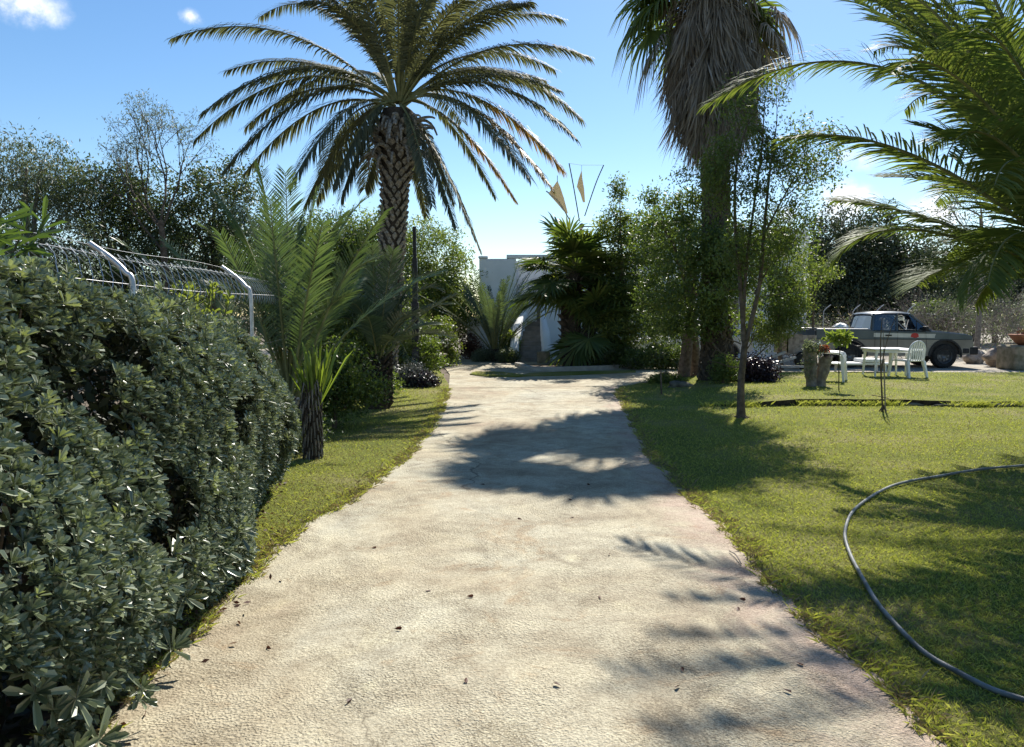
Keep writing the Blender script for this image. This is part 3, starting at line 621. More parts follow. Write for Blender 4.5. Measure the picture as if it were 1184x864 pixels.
# ------------------------------------------------------------------ palms
def frond(P0, P1, P2, mat, parent, ll=.42, lw=.022, n=62, vee=.45, fwd=.75, droop=.12, rr=.022, t0=.12, jit=.12, name='frond', twist=0., label=None, tipm=None, backw=0.):
    Pc = bez(P0, P1, P2, 26); mb = MB()
    tube(mb, Pc, np.linspace(rr, rr*.18, 26), 5, 1, cap=False)
    seg = np.linalg.norm(np.diff(Pc, axis=0), axis=1); s = np.concatenate([[0], np.cumsum(seg)]); s /= s[-1]
    T = nrm(np.gradient(Pc, axis=0)); Hd = nrm(np.array([Pc[-1][0]-Pc[0][0], Pc[-1][1]-Pc[0][1], 0])+1e-6)
    sref = nrm(np.cross(Hd, [0, 0, 1.])); 
    for side in (-1, 1):
        tt = np.sort(t0+(1-t0)*(np.linspace(0, 1, n)+rng.uniform(-.006, .006, n)).clip(0, 1)); 
        Q = np.stack([np.interp(tt, s, Pc[:, c]) for c in range(3)], 1); Tt = nrm(np.stack([np.interp(tt, s, T[:, c]) for c in range(3)], 1))
        S = nrm(sref-Tt*np.sum(sref*Tt, 1, keepdims=True)); Nn = np.cross(S, Tt)
        Nn = np.where(Nn[:, 2:3] < 0, Nn, Nn)
        up = nrm(np.cross(Tt, -S)); up = up*np.sign(np.sum(up*np.cross(S, Tt), 1, keepdims=True)+1e-9)
        if twist: c_, s_ = np.cos(twist*tt)[:, None], np.sin(twist*tt)[:, None]; S, up = S*c_+up*s_, up*c_-S*s_
        prof = np.clip(.35+2.6*(tt-t0), 0, 1)*np.clip(1.0-.62*np.clip((tt-.55)/.45, 0, 1)**1.6, 0, 1); L = ll*prof*rng.uniform(.85, 1.1, n)
        fw = fwd*(.7+.9*tt); D = nrm(S*side+Tt*fw[:, None]+up*(vee+rng.normal(0, jit, n))[:, None]+rng.normal(0, jit*.6, (n, 3)))
        Wv = nrm(np.cross(D, nrm(up+S*side*.6)+1e-6))*(lw*rng.uniform(.8, 1.15, n))[:, None]*.5
        g = np.array([0, 0, -1.])
        m1 = Q+D*L[:, None]*.3+g*(L*droop*.08)[:, None]; m2 = Q+D*L[:, None]*.68+g*(L*droop*.45)[:, None]; tp = Q+D*L[:, None]+g*(L*droop*1.2)[:, None]
        V = np.stack([Q-Wv*.35, Q+Wv*.35, m1+Wv, m1-Wv, m2+Wv*.8, m2-Wv*.8, tp+Wv*.05, tp-Wv*.05], 1); b = np.arange(n)[:, None]*8
        F = np.concatenate([b+np.array([[0, 1, 2, 3]]), b+np.array([[3, 2, 4, 5]]), b+np.array([[5, 4, 6, 7]])])
        mi = np.tile((tt > .45) & (rng.uniform(0, 1, n) < .8), 3) if tipm else np.zeros(3*n, bool)
        mb.add(V.reshape(-1, 3), F[~mi], 0)
        if mi.any():
            mb.F.append(F[mi]+mb.n-8*n); mb.M.append(np.full(mi.sum(), 2))
    o = mb.build(name, [M[mat], M['rachis']]+([M[tipm]] if tipm else []), parent)
    if label: o['label'] = label
    return o
def frond_ang(c, az, el, L, bend, mat, parent, **k):
    """az from +x; el elevation at base; bend total downward bend (radians)"""
    h = np.array([math.cos(az), math.sin(az), 0]); z = np.array([0, 0, 1.])
    P0 = np.array(c)+h*.12; P1 = P0+(h*math.cos(el)+z*math.sin(el))*L*.52; e2 = el-bend
    P2 = P1+(h*math.cos(e2)+z*math.sin(e2))*L*.52
    return frond(P0, P1, P2, mat, parent, **k)

# ---- the big date palm
YP = 17.0
dp = thing('date_palm', 'tall date palm with a diamond scaled trunk left of the drive', 'palm tree', G(441, 446))
axis = smooth_path([W(440, 449, YP), W(445, 400, YP), W(451, 320, YP), W(456, 230, YP), W(459, 170, YP), W(460, 128, YP)], 60)
axis[0, 2] = -.05
def rad_at(z): return np.interp(z, [0, .5, 2, 4.2, 4.9, 5.4, 5.9, 6.4], [.40, .33, .29, .30, .37, .50, .48, .28])
mb = MB(); tube(mb, axis, np.array([rad_at(p[2])*.86 for p in axis]), 16, 0)
# leaf bases in a spiral
zz = axis[:, 2]; nz_ = 0; V = []; F = []
rowh = .125; nrow = int(5.95/rowh); per = 10
for r in range(nrow):
    z0 = .1+r*rowh; c = np.array([np.interp(z0, zz, axis[:, 0]), np.interp(z0, zz, axis[:, 1]), z0]); rd = rad_at(z0)
    big = np.interp(z0, [0, 4.4, 5.2, 6], [1, 1, 1.5, 1.9])
    for k_ in range(per):
        a = (k_+.5*(r % 2))/per*2*np.pi+rng.normal(0, .05)+r*.05; o_ = np.array([math.cos(a), math.sin(a), 0]); t_ = np.array([-o_[1], o_[0], 0]); u = np.array([0, 0, 1.])
        wd = 2*np.pi*rd/per*.33*rng.uniform(.7, 1.15); hh = rowh*.58*rng.uniform(.8, 1.1); out_ = rd*.86; pr = rng.uniform(.05, .10)*big
        b = c+o_*out_
        base4 = [b-u*hh*1.1, b+t_*wd, b+u*hh*.8, b-t_*wd]
        top4 = [b+o_*pr*.9-u*hh*.4+u*pr*.7, b+o_*pr+t_*wd*.62+u*pr*.6+u*hh*.2, b+o_*pr*.8+u*hh*.75+u*pr*.6, b+o_*pr-t_*wd*.62+u*pr*.6+u*hh*.2]
        V += base4+top4; F += [(nz_+4, nz_+5, nz_+6, nz_+7)]+[(nz_+i, nz_+(i+1) % 4, nz_+4+(i+1) % 4, nz_+4+i) for i in range(4)]; nz_ += 8
mb.add(np.array(V), np.array(F), 1)
# hanging fibre and cut stubs below the crown
for i in range(60):
    a = rng.uniform(0, 2*np.pi); o_ = np.array([math.cos(a), math.sin(a), 0]); z0 = rng.uniform(5.0, 5.9); c = np.array([np.interp(z0, zz, axis[:, 0]), YP, z0])
    P = bez(c+o_*.4, c+o_*(.75)+np.array([0, 0, .12]), c+o_*rng.uniform(.7, .95)+np.array([0, 0, rng.uniform(-.5, .1)]), 6); tube(mb, P, np.linspace(.045, .02, 6), 5, 1)
mb.build('trunk', [M['palmcore'], M['boot']], dp)
cc = W(461, 118, YP)
hand = [  # tip px, tip py, tip depth offset, rise of the arch in m, dead?
 (200, 44, -.6, 1.6), (262, 82, .8, 1.1), (300, 20, 1.8, 1.9), (225, 162, .2, 1.75), (236, 130, -1.6, 1.5), (262, 195, -1.0, 1.55), (283, 200, .8, 1.4), (335, 215, -2.0, 1.3), (352, 238, .5, 1.15), (366, 232, 2.0, 1.0), (385, 215, -1.5, .9),
 (648, 22, .3, 1.5), (680, 66, -.5, 1.4), (640, 80, 1.4, 1.2), (671, 137, .0, 1.7), (664, 158, -1.3, 1.6), (650, 196, .6, 1.4), (637, 216, -.8, 1.3), (612, 205, -1.9, 1.3), (596, 232, .4, 1.0), (573, 228, 1.6, 1.1), (555, 290, -.3, .75), (527, 262, -1.2, .7), (525, 235, 1.0, .8), (493, 250, 1.5, .6), (422, 218, 1.6, .7), (395, 228, -.9, .9), (500, 238, -2.0, .7),
 (330, -35, -1.0, 1.0), (395, -80, .6, .6), (440, -95, -.9, .5), (500, -90, .6, .5), (545, -60, -1.0, .8), (590, -30, .7, 1.0), (610, 5, -1.6, 1.2), (352, 2, -2.0, 1.2), (560, -10, -2.2, 1.0)]
for (px, py, dy, rise) in hand:
    tip = W(px, py, YP+dy); P0 = cc+np.array([0, 0, rng.uniform(-.2, .15)]); mid = P0*.5+tip*.5; mid = P0*.52+tip*.48+np.array([0, 0, rise*1.05])
    if py < -20: mid = P0*.45+tip*.55+np.array([(P0[0]-tip[0])*.35, 0, .5])
    thin = py > 222 and 480 < px < 600
    old = (px, py) in ((650, 196), (637, 216), (596, 232))
    frond(P0+nrm(mid-P0)*.1, mid, tip, 'date', dp, ll=.30 if thin else .56, lw=.034, n=115, vee=.22, droop=.42, rr=.03, t0=.16, fwd=.8, tipm='date_old' if old else None, label='frond with orange brown dying tip' if old else None)
for i in range(24):
    az = i*2.399+.3; el = R(rng.uniform(15, 70)) if math.sin(az) > -.35 else R(rng.uniform(50, 82)); L = rng.uniform(3.6, 4.3)
    frond_ang(cc, az, el, L, R(rng.uniform(55, 95))*(1-.35*el), 'date', dp, ll=.54, lw=.034, n=100, vee=.22, droop=.42, rr=.03, t0=.16)
mb = MB()
for i in range(5):
    a = rng.uniform(0, 6.28); o_ = np.array([math.cos(a), math.sin(a)*.6, 0]); P = bez(cc, cc+o_*.5+np.array([0, 0, .9]), cc+o_*1.0+np.array([0, 0, .55]), 8); tube(mb, P, .02, 5)
mb.build('fruit_stalk', M['rachis'], dp)

# ---- right garden palm, short, crown just outside the frame
rp_base = np.array([6.3, 7.6, 0]); rc = rp_base+np.array([0, 0, 1.55])
rp = thing('date_palm', 'bushy palm with long arching sunlit fronds over the right lawn', 'palm tree', rp_base)
mb = MB(); ax = smooth_path([rp_base+[0, 0, -.05], rp_base+[.02, 0, .8], rc], 14); tube(mb, ax, np.linspace(.34, .26, 14), 14)
V = []; F = []; nz_ = 0
for r in range(13):
    for k_ in range(10):
        a = (k_+.5*(r % 2))/10*2*np.pi; o_ = np.array([math.cos(a), math.sin(a), 0]); t_ = np.array([-o_[1], o_[0], 0]); u = np.array([0, 0, 1.]); b = rp_base+o_*.28+u*(.08+r*.115)
        V += [b-u*.09, b+t_*.09, b+u*.06, b-t_*.09, b+o_*.12+u*.03, b+o_*.13+t_*.05+u*.10, b+o_*.11+u*.14, b+o_*.13-t_*.05+u*.10]; F += [(nz_+4, nz_+5, nz_+6, nz_+7)]+[(nz_+i, nz_+(i+1) % 4, nz_+4+(i+1) % 4, nz_+4+i) for i in range(4)]; nz_ += 8
mb.add(np.array(V), np.array(F), 1); mb.build('trunk', [M['palmcore'], M['boot']], rp)
def via(P0, Pm, P2, tm=.55):   # control point so that the bezier passes Pm at tm
    return (np.array(Pm)-(1-tm)**2*np.array(P0)-tm**2*np.array(P2))/(2*tm*(1-tm))
RP = [ # tip(px,py,Y) , mid(px,py,Y)
 ((822, 118, 8.9), (1040, 84, 8.2)), ((912, 160, 7.2), (1075, 188, 7.3)), ((968, 232, 8.6), (1100, 262, 8.0)), ((966, 300, 8.9), (1062, 266, 8.4)),
 ((1035, -5, 7.6), (1120, 60, 7.5)), ((985, -60, 9.6), (1110, -30, 8.8)), ((1080, -120, 7.0), (1150, 0, 7.2)), ((1130, -150, 8.5), (1180, 0, 8.0)),
 ((905, -90, 7.8), (1090, -60, 7.6)), ((1060, 330, 9.2), (1130, 310, 8.3)), ((1010, 60, 9.8), (1110, 90, 8.8)), ((1100, 120, 10.4), (1160, 160, 9.0)), ((1120, 40, 6.2), (1185, 90, 6.8)), ((1150, 215, 6.0), (1200, 200, 6.6)), ((1155, 60, 10.6), (1195, 120, 9.0)), ((1135, 300, 10.5), (1180, 280, 9.2)), ((1170, 160, 10.8), (1200, 170, 9.2)),
 ((1108, 338, 7.6), (1165, 290, 7.6)), ((1128, 352, 9.0), (1180, 310, 8.4)), ((1092, 300, 9.8), (1155, 270, 8.8)), ((1080, 235, 10.2), (1150, 220, 9.0)), ((1062, 180, 9.9), (1140, 170, 8.9)), ((1046, 128, 10.0), (1125, 125, 9.0)), ((1030, 85, 6.4), (1130, 110, 6.9)), ((1142, 330, 6.4), (1190, 270, 6.9)), ((1095, 180, 6.3), (1165, 170, 6.8)), ((1130, 100, 9.4), (1185, 160, 8.6))]
for tp, md in RP:
    P2 = W(*tp); Pm = W(*md); frond(rc, via(rc, Pm, P2), P2, 'rightp', rp, ll=.66, lw=.024, n=125, vee=.22, droop=.22, rr=.028, t0=.2, fwd=.62, jit=.10)
for gx_, gy_, h_ in ((780, 700, 6.4), (718, 790, 6.2), (760, 745, 6.7), (770, 860, 6.3), (880, 612, 6.8), (1010, 590, 6.9), (905, 690, 6.6), (1060, 560, 6.8), (960, 780, 6.0)):
    P2 = G(gx_, gy_)+np.array(SUN)*h_/SUN.z
    frond(rc, rc*.4+P2*.6+np.array([.5, -.3, .9]), P2, 'rightp', rp, ll=.72, lw=.034, n=120, vee=.2, droop=.2, rr=.03, t0=.2)
for i in range(60):
    az = i*2.399; el = R(rng.uniform(20, 82)); L = rng.uniform(3.4, 4.8)
    # keep random fronds on the far and right side of the crown
    d_ = math.cos(az); 
    if d_ < -.75 or (d_ < -.2 and el < R(55)): continue
    bd = R(rng.uniform(35, 70)); hz = math.cos(el)+math.cos(el-bd); vz = math.sin(el)+math.sin(el-bd)
    tx, ty, tz_ = rc[0]+math.cos(az)*L*.52*hz, rc[1]+math.sin(az)*L*.52*hz, rc[2]+L*.52*vz
    if ty > .5 and tx/ty < .68 and tz_ < 1.9+.1*ty: continue
    if ty < 5.2 and tx < 5: continue
    frond_ang(rc, az, el, L, bd, 'rightp', rp, ll=.60, lw=.024, n=110, vee=.35, droop=.12, rr=.028, t0=.2)

# ---- aimed fronds of the palm above, tips out of frame, throw the near drive shadows
# ---- young feather palm by the hedge
yb = G(333, 512); yb[1] = 9.0; yb[0] = (333-592)/860*9.0
yp = thing('young_date_palm', 'young feathery palm with tall upright fronds at the end of the hedge', 'palm tree', yb)
mb = MB(); tube(mb, [yb+[0, 0, -.05], yb+[0, 0, .35], yb+[0, 0, .6]], [.17, .2, .12], 12)
for k_ in range(60):
    a = k_*2.4; z0 = .05+.5*k_/60; o_ = np.array([math.cos(a), math.sin(a), 0]); tube(mb, [yb+o_*.14+[0, 0, z0], yb+o_*.25+[0, 0, z0+.12]], [.045, .025], 5, 1)
mb.build('trunk', [M['palmcore'], M['boot']], yp)
yc = yb+np.array([0, 0, .55])
for tp, rs in [((300, 195), .35), ((252, 228), .55), ((330, 200), .2), ((232, 262), .6), ((420, 232), .55), ((395, 250), .4), ((365, 225), .25), ((282, 240), .3), ((345, 255), .1), ((240, 330), .55), ((432, 300), .5), ((312, 232), .15), ((270, 300), .3), ((405, 340), .4)]:
    P2 = W(tp[0], tp[1], 9.0+rng.uniform(-.9, .9)); Pm = yc*.45+P2*.55+np.array([0, 0, rs*.8]); Pm[0] = Pm[0]*.7+yc[0]*.3
    frond(yc, Pm+np.array([0, 0, rs*.3]), P2, 'young', yp, ll=.46, lw=.013, n=95, vee=.3, droop=.08, rr=.02, t0=.28, fwd=.75)
for i in range(10):
    frond_ang(yc, i*2.4+1, R(rng.uniform(50, 80)), rng.uniform(1.8, 2.7), R(rng.uniform(15, 45)), 'young', yp, ll=.4, lw=.016, n=60, vee=.3, rr=.02, t0=.28)
# bright spiky plant beside it
sb = G(362, 531)
sp_ = thing('yucca', 'small bright green spiky plant on a shaggy stump beside the young palm', 'plant', sb)
mb = MB(); tube(mb, [sb+[0, 0, -.03], sb+[.0, 0, .25], sb+[.03, 0, .55]], [.07, .08, .05], 12)
for k_ in range(150):
    a = k_*2.4; z0 = .5*k_/90; o_ = np.array([math.cos(a), math.sin(a), 0]); tube(mb, [sb+o_*.05+[0, 0, z0], sb+o_*.09+[0, 0, z0+.06], sb+o_*.115+[0, 0, z0-.05-rng.uniform(0, .08)]], [.012, .012, .004], 4, k_ % 2)
mb.build('stem', [M['palmcore'], M['dead']], sp_)
lf = MB(); n = 46; a = rng.uniform(0, 6.28, n); el = R(88)-np.abs(rng.normal(0, .27, n)); D = np.stack([np.cos(a)*np.cos(el), np.sin(a)*np.cos(el), np.sin(el)], 1); P = np.repeat((sb+[.03, 0, .52])[None], n, 0)+rng.normal(0, .02, (n, 3))
leaves(lf, P, D, rng.uniform(.45, .85, n), .020, 0, 2, .35); lf.build('leaves', M['yucca'], sp_)

# ---- blue grey small palm
gb = G(436, 473)
gp = thing('young_date_palm', 'grey green small palm on a dark shaggy trunk in front of the date palm', 'palm tree', gb)
mb = MB(); tube(mb, [gb+[0, 0, -.05], gb+[-.02, 0, .4], gb+[.02, 0, .9]], [.2, .22, .13], 12)
for k_ in range(120):
    a = k_*2.4; z0 = .02+.85*k_/120; o_ = np.array([math.cos(a), math.sin(a), 0]); tube(mb, [gb+o_*.16+[0, 0, z0], gb+o_*.28+[0, 0, z0+.12]], [.045, .02], 5, 0)
mb.build('trunk', [M['palmcore']], gp)
gc = gb+np.array([.02, 0, .85])
for tp, rs in [((508, 335), .8), ((500, 318), .85), ((490, 372), .7), ((395, 330), .6), ((412, 300), .5), ((430, 285), .3), ((470, 300), .5), ((455, 290), .3), ((385, 372), .6), ((402, 352), .6), ((478, 345), .7)]:
    P2 = W(tp[0], tp[1], 12.2+rng.uniform(-.8, .8)); frond(gc, gc*.5+P2*.5+np.array([0, 0, rs]), P2, 'greyp', gp, ll=.42, lw=.018, n=60, vee=.35, droop=.08, rr=.018, t0=.22)
for i in range(12): frond_ang(gc, i*2.4, R(rng.uniform(35, 80)), rng.uniform(1.5, 2.1), R(rng.uniform(30, 80)), 'greyp', gp, ll=.38, lw=.018, n=50, vee=.35, rr=.018, t0=.22)
# ---- feathery clump by the steps
fb = W(573, 417, 25.2); fb[2] = 0
fp = thing('young_date_palm', 'bushy upright grey green palm standing left of the white steps', 'palm tree', fb)
mb = MB(); tube(mb, [fb+[0, 0, -.05], fb+[0, 0, .45]], [.3, .25], 12); mb.build('trunk', M['palmcore'], fp)
for i in range(40):
    a = i*2.399; el = R(rng.uniform(48, 88)); frond_ang(fb+np.array([0, 0, .35]), a, el, rng.uniform(2.1, 3.2), R(rng.uniform(15, 42)), 'greyp', fp, ll=.26, lw=.024, n=44, vee=.3, rr=.02, t0=.2)

# ---- fan palms
def fan_leaf(parent, P0, P1, P2, Rr, mat, n=34, arc=2.35, droop=.3, name='fan_leaf', lwm=1.0, face=None):
    mb = MB(); Pc = bez(P0, P1, P2, 8); tube(mb, Pc, np.linspace(.022, .012, 8), 5, 1, cap=False)
    c = Pc[-1]; T = nrm(Pc[-1]-Pc[-3]); S = nrm(np.cross(T, [0, 0, 1.])+rng.normal(0, .15, 3)); U = np.cross(S, T)
    th = np.linspace(-arc, arc, n); D = nrm(T[None]*np.cos(th)[:, None]+S[None]*np.sin(th)[:, None]+U[None]*.18*np.cos(th*17)[:, None]*.3+rng.normal(0, .03, (n, 3)))
    L = Rr*(.75+.25*np.cos(th*.6))*rng.uniform(.9, 1.05, n); Wv = nrm(np.cross(D, U[None]+.5*S*np.where(np.arange(n) % 2, 1, -1)[:, None]))*(Rr*.5*2*arc/n*.62*lwm)
    c = c[None]; g = np.array([0, 0, -1.])
    m1 = c+D*L[:, None]*.5+g*L[:, None]*droop*.12; m2 = c+D*L[:, None]*.75+g*L[:, None]*droop*.35; tp = c+D*L[:, None]*.98+g*L[:, None]*droop*.95
    V = np.stack([c-Wv*.08, c+Wv*.08, m1+Wv, m1-Wv, m2+Wv*.5, m2-Wv*.5, tp+Wv*.06, tp-Wv*.06], 1); b = np.arange(n)[:, None]*8
    mb.add(V.reshape(-1, 3), np.concatenate([b+np.array([[0, 1, 2, 3]]), b+np.array([[3, 2, 4, 5]]), b+np.array([[5, 4, 6, 7]])]), 0)
    return mb.build(name, [M[mat], M['rachis']], parent)
YW = 17.2
wb = W(829, 440, YW); wb[2] = 0.05
wp = thing('fan_palm', 'very tall fan palm with a shaggy skirt of dead grey leaves', 'palm tree', wb)
ax = smooth_path([wb-[0, 0, .05], W(829, 380, YW), W(828, 280, YW), W(826, 180, YW), W(822, 80, YW), W(820, -30, YW)], 40); zw = ax[:, 2]
mb = MB(); rr_ = np.interp(zw, [0, .6, 1.6, 5, 9], [.42, .34, .29, .28, .27]); tube(mb, ax, rr_, 18, 0)
for i in range(1100):   # split leaf bases
    z0 = rng.uniform(.05, 6.0); a = rng.uniform(0, 6.28); o_ = np.array([math.cos(a), math.sin(a), 0]); c = np.array([np.interp(z0, zw, ax[:, 0]), YW, z0]); rd = np.interp(z0, zw, rr_)
    tg = np.array([-o_[1], o_[0], 0])*rng.choice([-1, 1])*.1
    tube(mb, [c+o_*rd*.96, c+o_*(rd+.03)+tg*.6+[0, 0, .08], c+o_*(rd+.01)+tg+[0, 0, .17]], [.03, .022, .008], 4, 1, cap=False)
mb.build('trunk', [M['palmcore'], M['bark']], wp)
wc = W(820, -12, YW)
mb = MB(); n = 13000
tz = rng.uniform(0, 1, n)**.8; a = rng.uniform(0, 6.28, n); zt = wc[2]+.1-tz*3.25
prof = np.interp(tz, [0, .15, .35, .65, .85, 1], [.45, .85, 1.22, 1.22, 1.0, .62]); r0 = .80*prof*np.sqrt(rng.uniform(.3, 1, n))*(1+.10*np.sin(3*a+1+tz*2)+.08*np.sin(7*a-tz*5)+.10*np.sin(tz*17+a*2)); o_ = np.stack([np.cos(a), np.sin(a), np.zeros(n)], 1)
P = np.stack([np.interp(zt, zw, ax[:, 0]), np.full(n, YW), zt], 1)+o_*r0[:, None]
Dn = nrm(np.stack([rng.normal(0, .16, n), rng.normal(0, .16, n), -np.ones(n)], 1)+o_*rng.uniform(-.1, .28, n)[:, None]); L = rng.uniform(.25, .6, n)+.7*(np.sin(a*9+tz*11) > .6)*rng.uniform(.3, 1, n)
Dn = nrm(Dn+.22*np.stack([np.sin(a*13+tz*9), np.cos(a*11+tz*7), 0*a], 1)+rng.normal(0, .10, (n, 3)))
leaves(mb, P, Dn, L, rng.uniform(.012, .045, n), 0, 1)
for i in range(150):
    z0 = wc[2]+.2-rng.uniform(0, 1)*.9; a = rng.uniform(0, 6.28); o_ = np.array([math.cos(a), math.sin(a), 0]); c = np.array([wc[0], YW, z0]); tube(mb, bez(c+o_*.2, c+o_*.9+[0, 0, .25], c+o_*rng.uniform(.9, 1.15)+[0, 0, -rng.uniform(.3, .9)], 6), [.03, .025, .02, .016, .012, .01], 4, 0, cap=False)
mb.build('dead_leaf_skirt', M['dead'], wp)
for i in range(44):
    a = i*2.399; el = R(rng.uniform(-8, 75)); h = np.array([math.cos(a), math.sin(a), 0]); z = np.array([0, 0, 1.]); Lp = rng.uniform(1.0, 1.5)
    if math.sin(a) < -.2: el = max(el, R(40))
    P1 = wc+(h*math.cos(el)+z*math.sin(el))*Lp*.6; P2 = P1+(h*math.cos(el-.8)+z*math.sin(el-.8))*Lp*.5
    fan_leaf(wp, wc+h*.15, P1, P2, rng.uniform(.85, 1.1), 'dead' if (el < R(-6)) else 'mid' if el < R(25) else 'fan', droop=.6 if el < R(20) else .35)
for (px, py) in ((752, 45), (742, 30), (893, 45), (882, 60), (758, 62), (900, 25)):
    P2 = W(px, py-10, YW+rng.uniform(-.4, .4)); P1 = (wc+P2)/2+np.array([0, 0, .5]); fan_leaf(wp, wc, P1, P2, .85, 'mid' if px < 800 and py < 60 else 'dead', droop=.9)

# fan palm clump by the house
cb = W(664, 417, 22.9); cb[2] = .03
cp = thing('fan_palm', 'dark bushy fan palm clump with broad leaves right of the white steps', 'palm tree', cb)
mb = MB()
stems = [(0, 0, 2.9), (.6, .5, 2.4), (-.25, .4, 2.3), (.45, -.3, 1.3)]
for dx, dy, h in stems:
    P = smooth_path([cb+[dx*.5, dy*.5, -.05], cb+[dx*.8, dy, h*.5], cb+[dx, dy, h]], 12); tube(mb, P, np.linspace(.22, .17, 12), 10)
    for q in range(int(110*h/2)):
        z0 = rng.uniform(.1, 1); a = rng.uniform(0, 6.28); o_ = np.array([math.cos(a), math.sin(a), 0]); c = P[int(z0*11)]; tube(mb, [c+o_*.17, c+o_*.3+[0, 0, .12]], [.035, .012], 4, 1, cap=False)
mb.build('trunk', [M['palmcore'], M['bark']], cp)
kk = 0
for (dx, dy, h), nf in zip(stems, (30, 20, 16, 16)):
    c = cb+np.array([dx, dy, h])
    for i in range(nf):
        a = kk*2.399; kk += 1; el = R(rng.uniform(-35, 80)); hv = np.array([math.cos(a), math.sin(a), 0]); z = np.array([0, 0, 1.]); Lp = rng.uniform(.7, 1.15)
        P1 = c+(hv*math.cos(el)+z*math.sin(el))*Lp*.65; P2 = P1+(hv*math.cos(el-.4)+z*math.sin(el-.4))*Lp*.5
        if P2[0] < (655-592)/860*P2[1] and P2[2] < 2.0: continue
        fan_leaf(cp, c, P1, P2, rng.uniform(.8, 1.15), 'fan', n=32, droop=.15)

# ------------------------------------------------------------------ trees and shrubs
def E(px, py, Y, rx, ry, rz): return (W(px, py, Y), (rx, ry, rz))
def gpt(px, Y, z=0.): return np.array([(px-592)/860*Y, Y, z])
# left background
tree('tree', 'loose grey green tree at the far left edge behind the fence', 'tree', gpt(38, 18), [E(30, 195, 18, 1.25, 1.2, 1.05), E(66, 225, 18.4, .85, 1, .9), E(-40, 230, 18, 1.4, 1.3, 1.4), E(40, 285, 17.6, 1.6, 1.2, 1.1)], 420, 34, .17, .12, .028, 'olive', 'palebark', hang=.5, tr=.13, bias=.5, extra=('dark', .7))
tree('tree', 'dark dense evergreen under the tall wispy tree at left', 'tree', gpt(140, 20), [E(118, 232, 20, 1.2, 1.2, 1.0), E(165, 250, 20.4, 1.3, 1.2, 1.3), E(140, 310, 19.6, 1.9, 1.3, 1.3)], 520, 36, .17, .11, .05, 'dark', extra=('mid', .10))
tree('tree', 'dark rounded evergreen behind the young feathery palm', 'tree', gpt(245, 21), [E(252, 228, 21, 1.15, 1.0, 1.05), E(225, 290, 21.5, 1.5, 1.2, 1.4), E(290, 300, 21.3, 1.2, 1.2, 1.3)], 520, 36, .17, .11, .05, 'dark', extra=('olive', .12))
tree('tree', 'olive grey tree filling the gap left of the date palm trunk', 'tree', gpt(340, 25), [E(330, 300, 25, 2.2, 1.5, 1.2), E(385, 290, 26, 1.6, 1.5, 1.3)], 420, 34, .2, .12, .05, 'dark', extra=('mid', .4))
# tall wispy tree
tb = gpt(190, 19.2); t = thing('tree', 'tall sparse tree with thin bare branches rising above the dark evergreens', 'tree', tb)
mb = MB(); tips = []
tube(mb, smooth_path([tb-[0, 0, .05], W(192, 330, 19.2), W(186, 255, 19.2)], 10), np.linspace(.12, .07, 10), 8)
for tp, L in (((158, 170), 1.7), ((212, 180), 1.5), ((135, 215), 1.3), ((185, 150), 1.7), ((110, 190), 1.6)):
    s = W(186, 262+rng.uniform(-6, 25), 19.2); d = nrm(W(*tp, 19.2+rng.uniform(-.7, .7))-s); branching(mb, s, d, L*.82, .034, 4, tips, spread=.42, up=.12, ratio=.70)
mb.build('trunk', M['bark'], t)
lf = MB()
for p, d in tips:
    m_ = 12; P = p+rng.normal(0, .075, (m_, 3)); leaves(lf, P, randdir(m_, -.8), rng.uniform(.06, .13, m_), .02, 0, 1)
lf.build('crown', M['olive'], t)
# middle: round mid green trees behind the date palm
tree('tree', 'round mid green tree directly behind the date palm trunk', 'tree', gpt(425, 25.5), [E(405, 300, 25.5, 1.6, 1.4, 1.5), E(440, 285, 26, 1.4, 1.4, 1.3), E(430, 345, 25, 1.9, 1.4, 1.3)], 560, 36, .2, .11, .055, 'mid', extra=('lime', .15))
tree('tree', 'round leafy tree between the date palm trunk and the white house', 'tree', gpt(505, 27.5), [E(500, 295, 27.5, 1.3, 1.3, 1.25), E(522, 335, 27.3, 1.15, 1.2, 1.3), E(490, 350, 27, 1.7, 1.4, 1.3), E(530, 370, 27.8, .9, 1, .8)], 640, 36, .18, .10, .05, 'mid', extra=('lime', .35))
# garden trees right of the fan palm
tree('tree', 'bushy yellow green tree between the fan palm clump and the dark garden tree', 'tree', W(722, 424, 22.6)*[1, 1, 0], [E(730, 330, 22.6, .95, 1.1, 1.4), E(712, 262, 22.9, .58, .6, .6), E(740, 280, 22.8, .9, 1, 1.0), E(735, 375, 22.4, 1.15, 1, .7), E(716, 222, 22.6, .28, .3, .35), E(705, 375, 22.4, .5, .6, .6)], 440, 48, .125, .095, .045, 'shade', extra=('lime', .32), tr=.10)
tree('tree', 'dark leafy garden tree with two trunks on the lawn edge beside the drive', 'tree', W(797, 436, 19)*[1, 1, 0], [E(775, 285, 19, 1.0, 1.1, .95), E(812, 290, 16.3, .75, .6, .6), E(778, 268, 17.5, .7, .6, .7), E(862, 310, 16.2, .5, .5, .8), E(798, 238, 17.6, .4, .4, .45), E(848, 285, 16.3, .5, .5, .6), E(806, 330, 16.4, 1.0, .7, .9), E(765, 350, 19, .8, .9, .9), E(840, 310, 16.2, .55, .6, .9), E(756, 225, 19, .22, .3, .3), E(800, 372, 16.8, .95, .7, .42)], 600, 50, .13, .085, .042, 'shade', extra=('mid', .14), trunks=[W(790, 438, 18.6)*[1, 1, 0], W(805, 435, 19.1)*[1, 1, 0]], tr=.13, th=2.0)
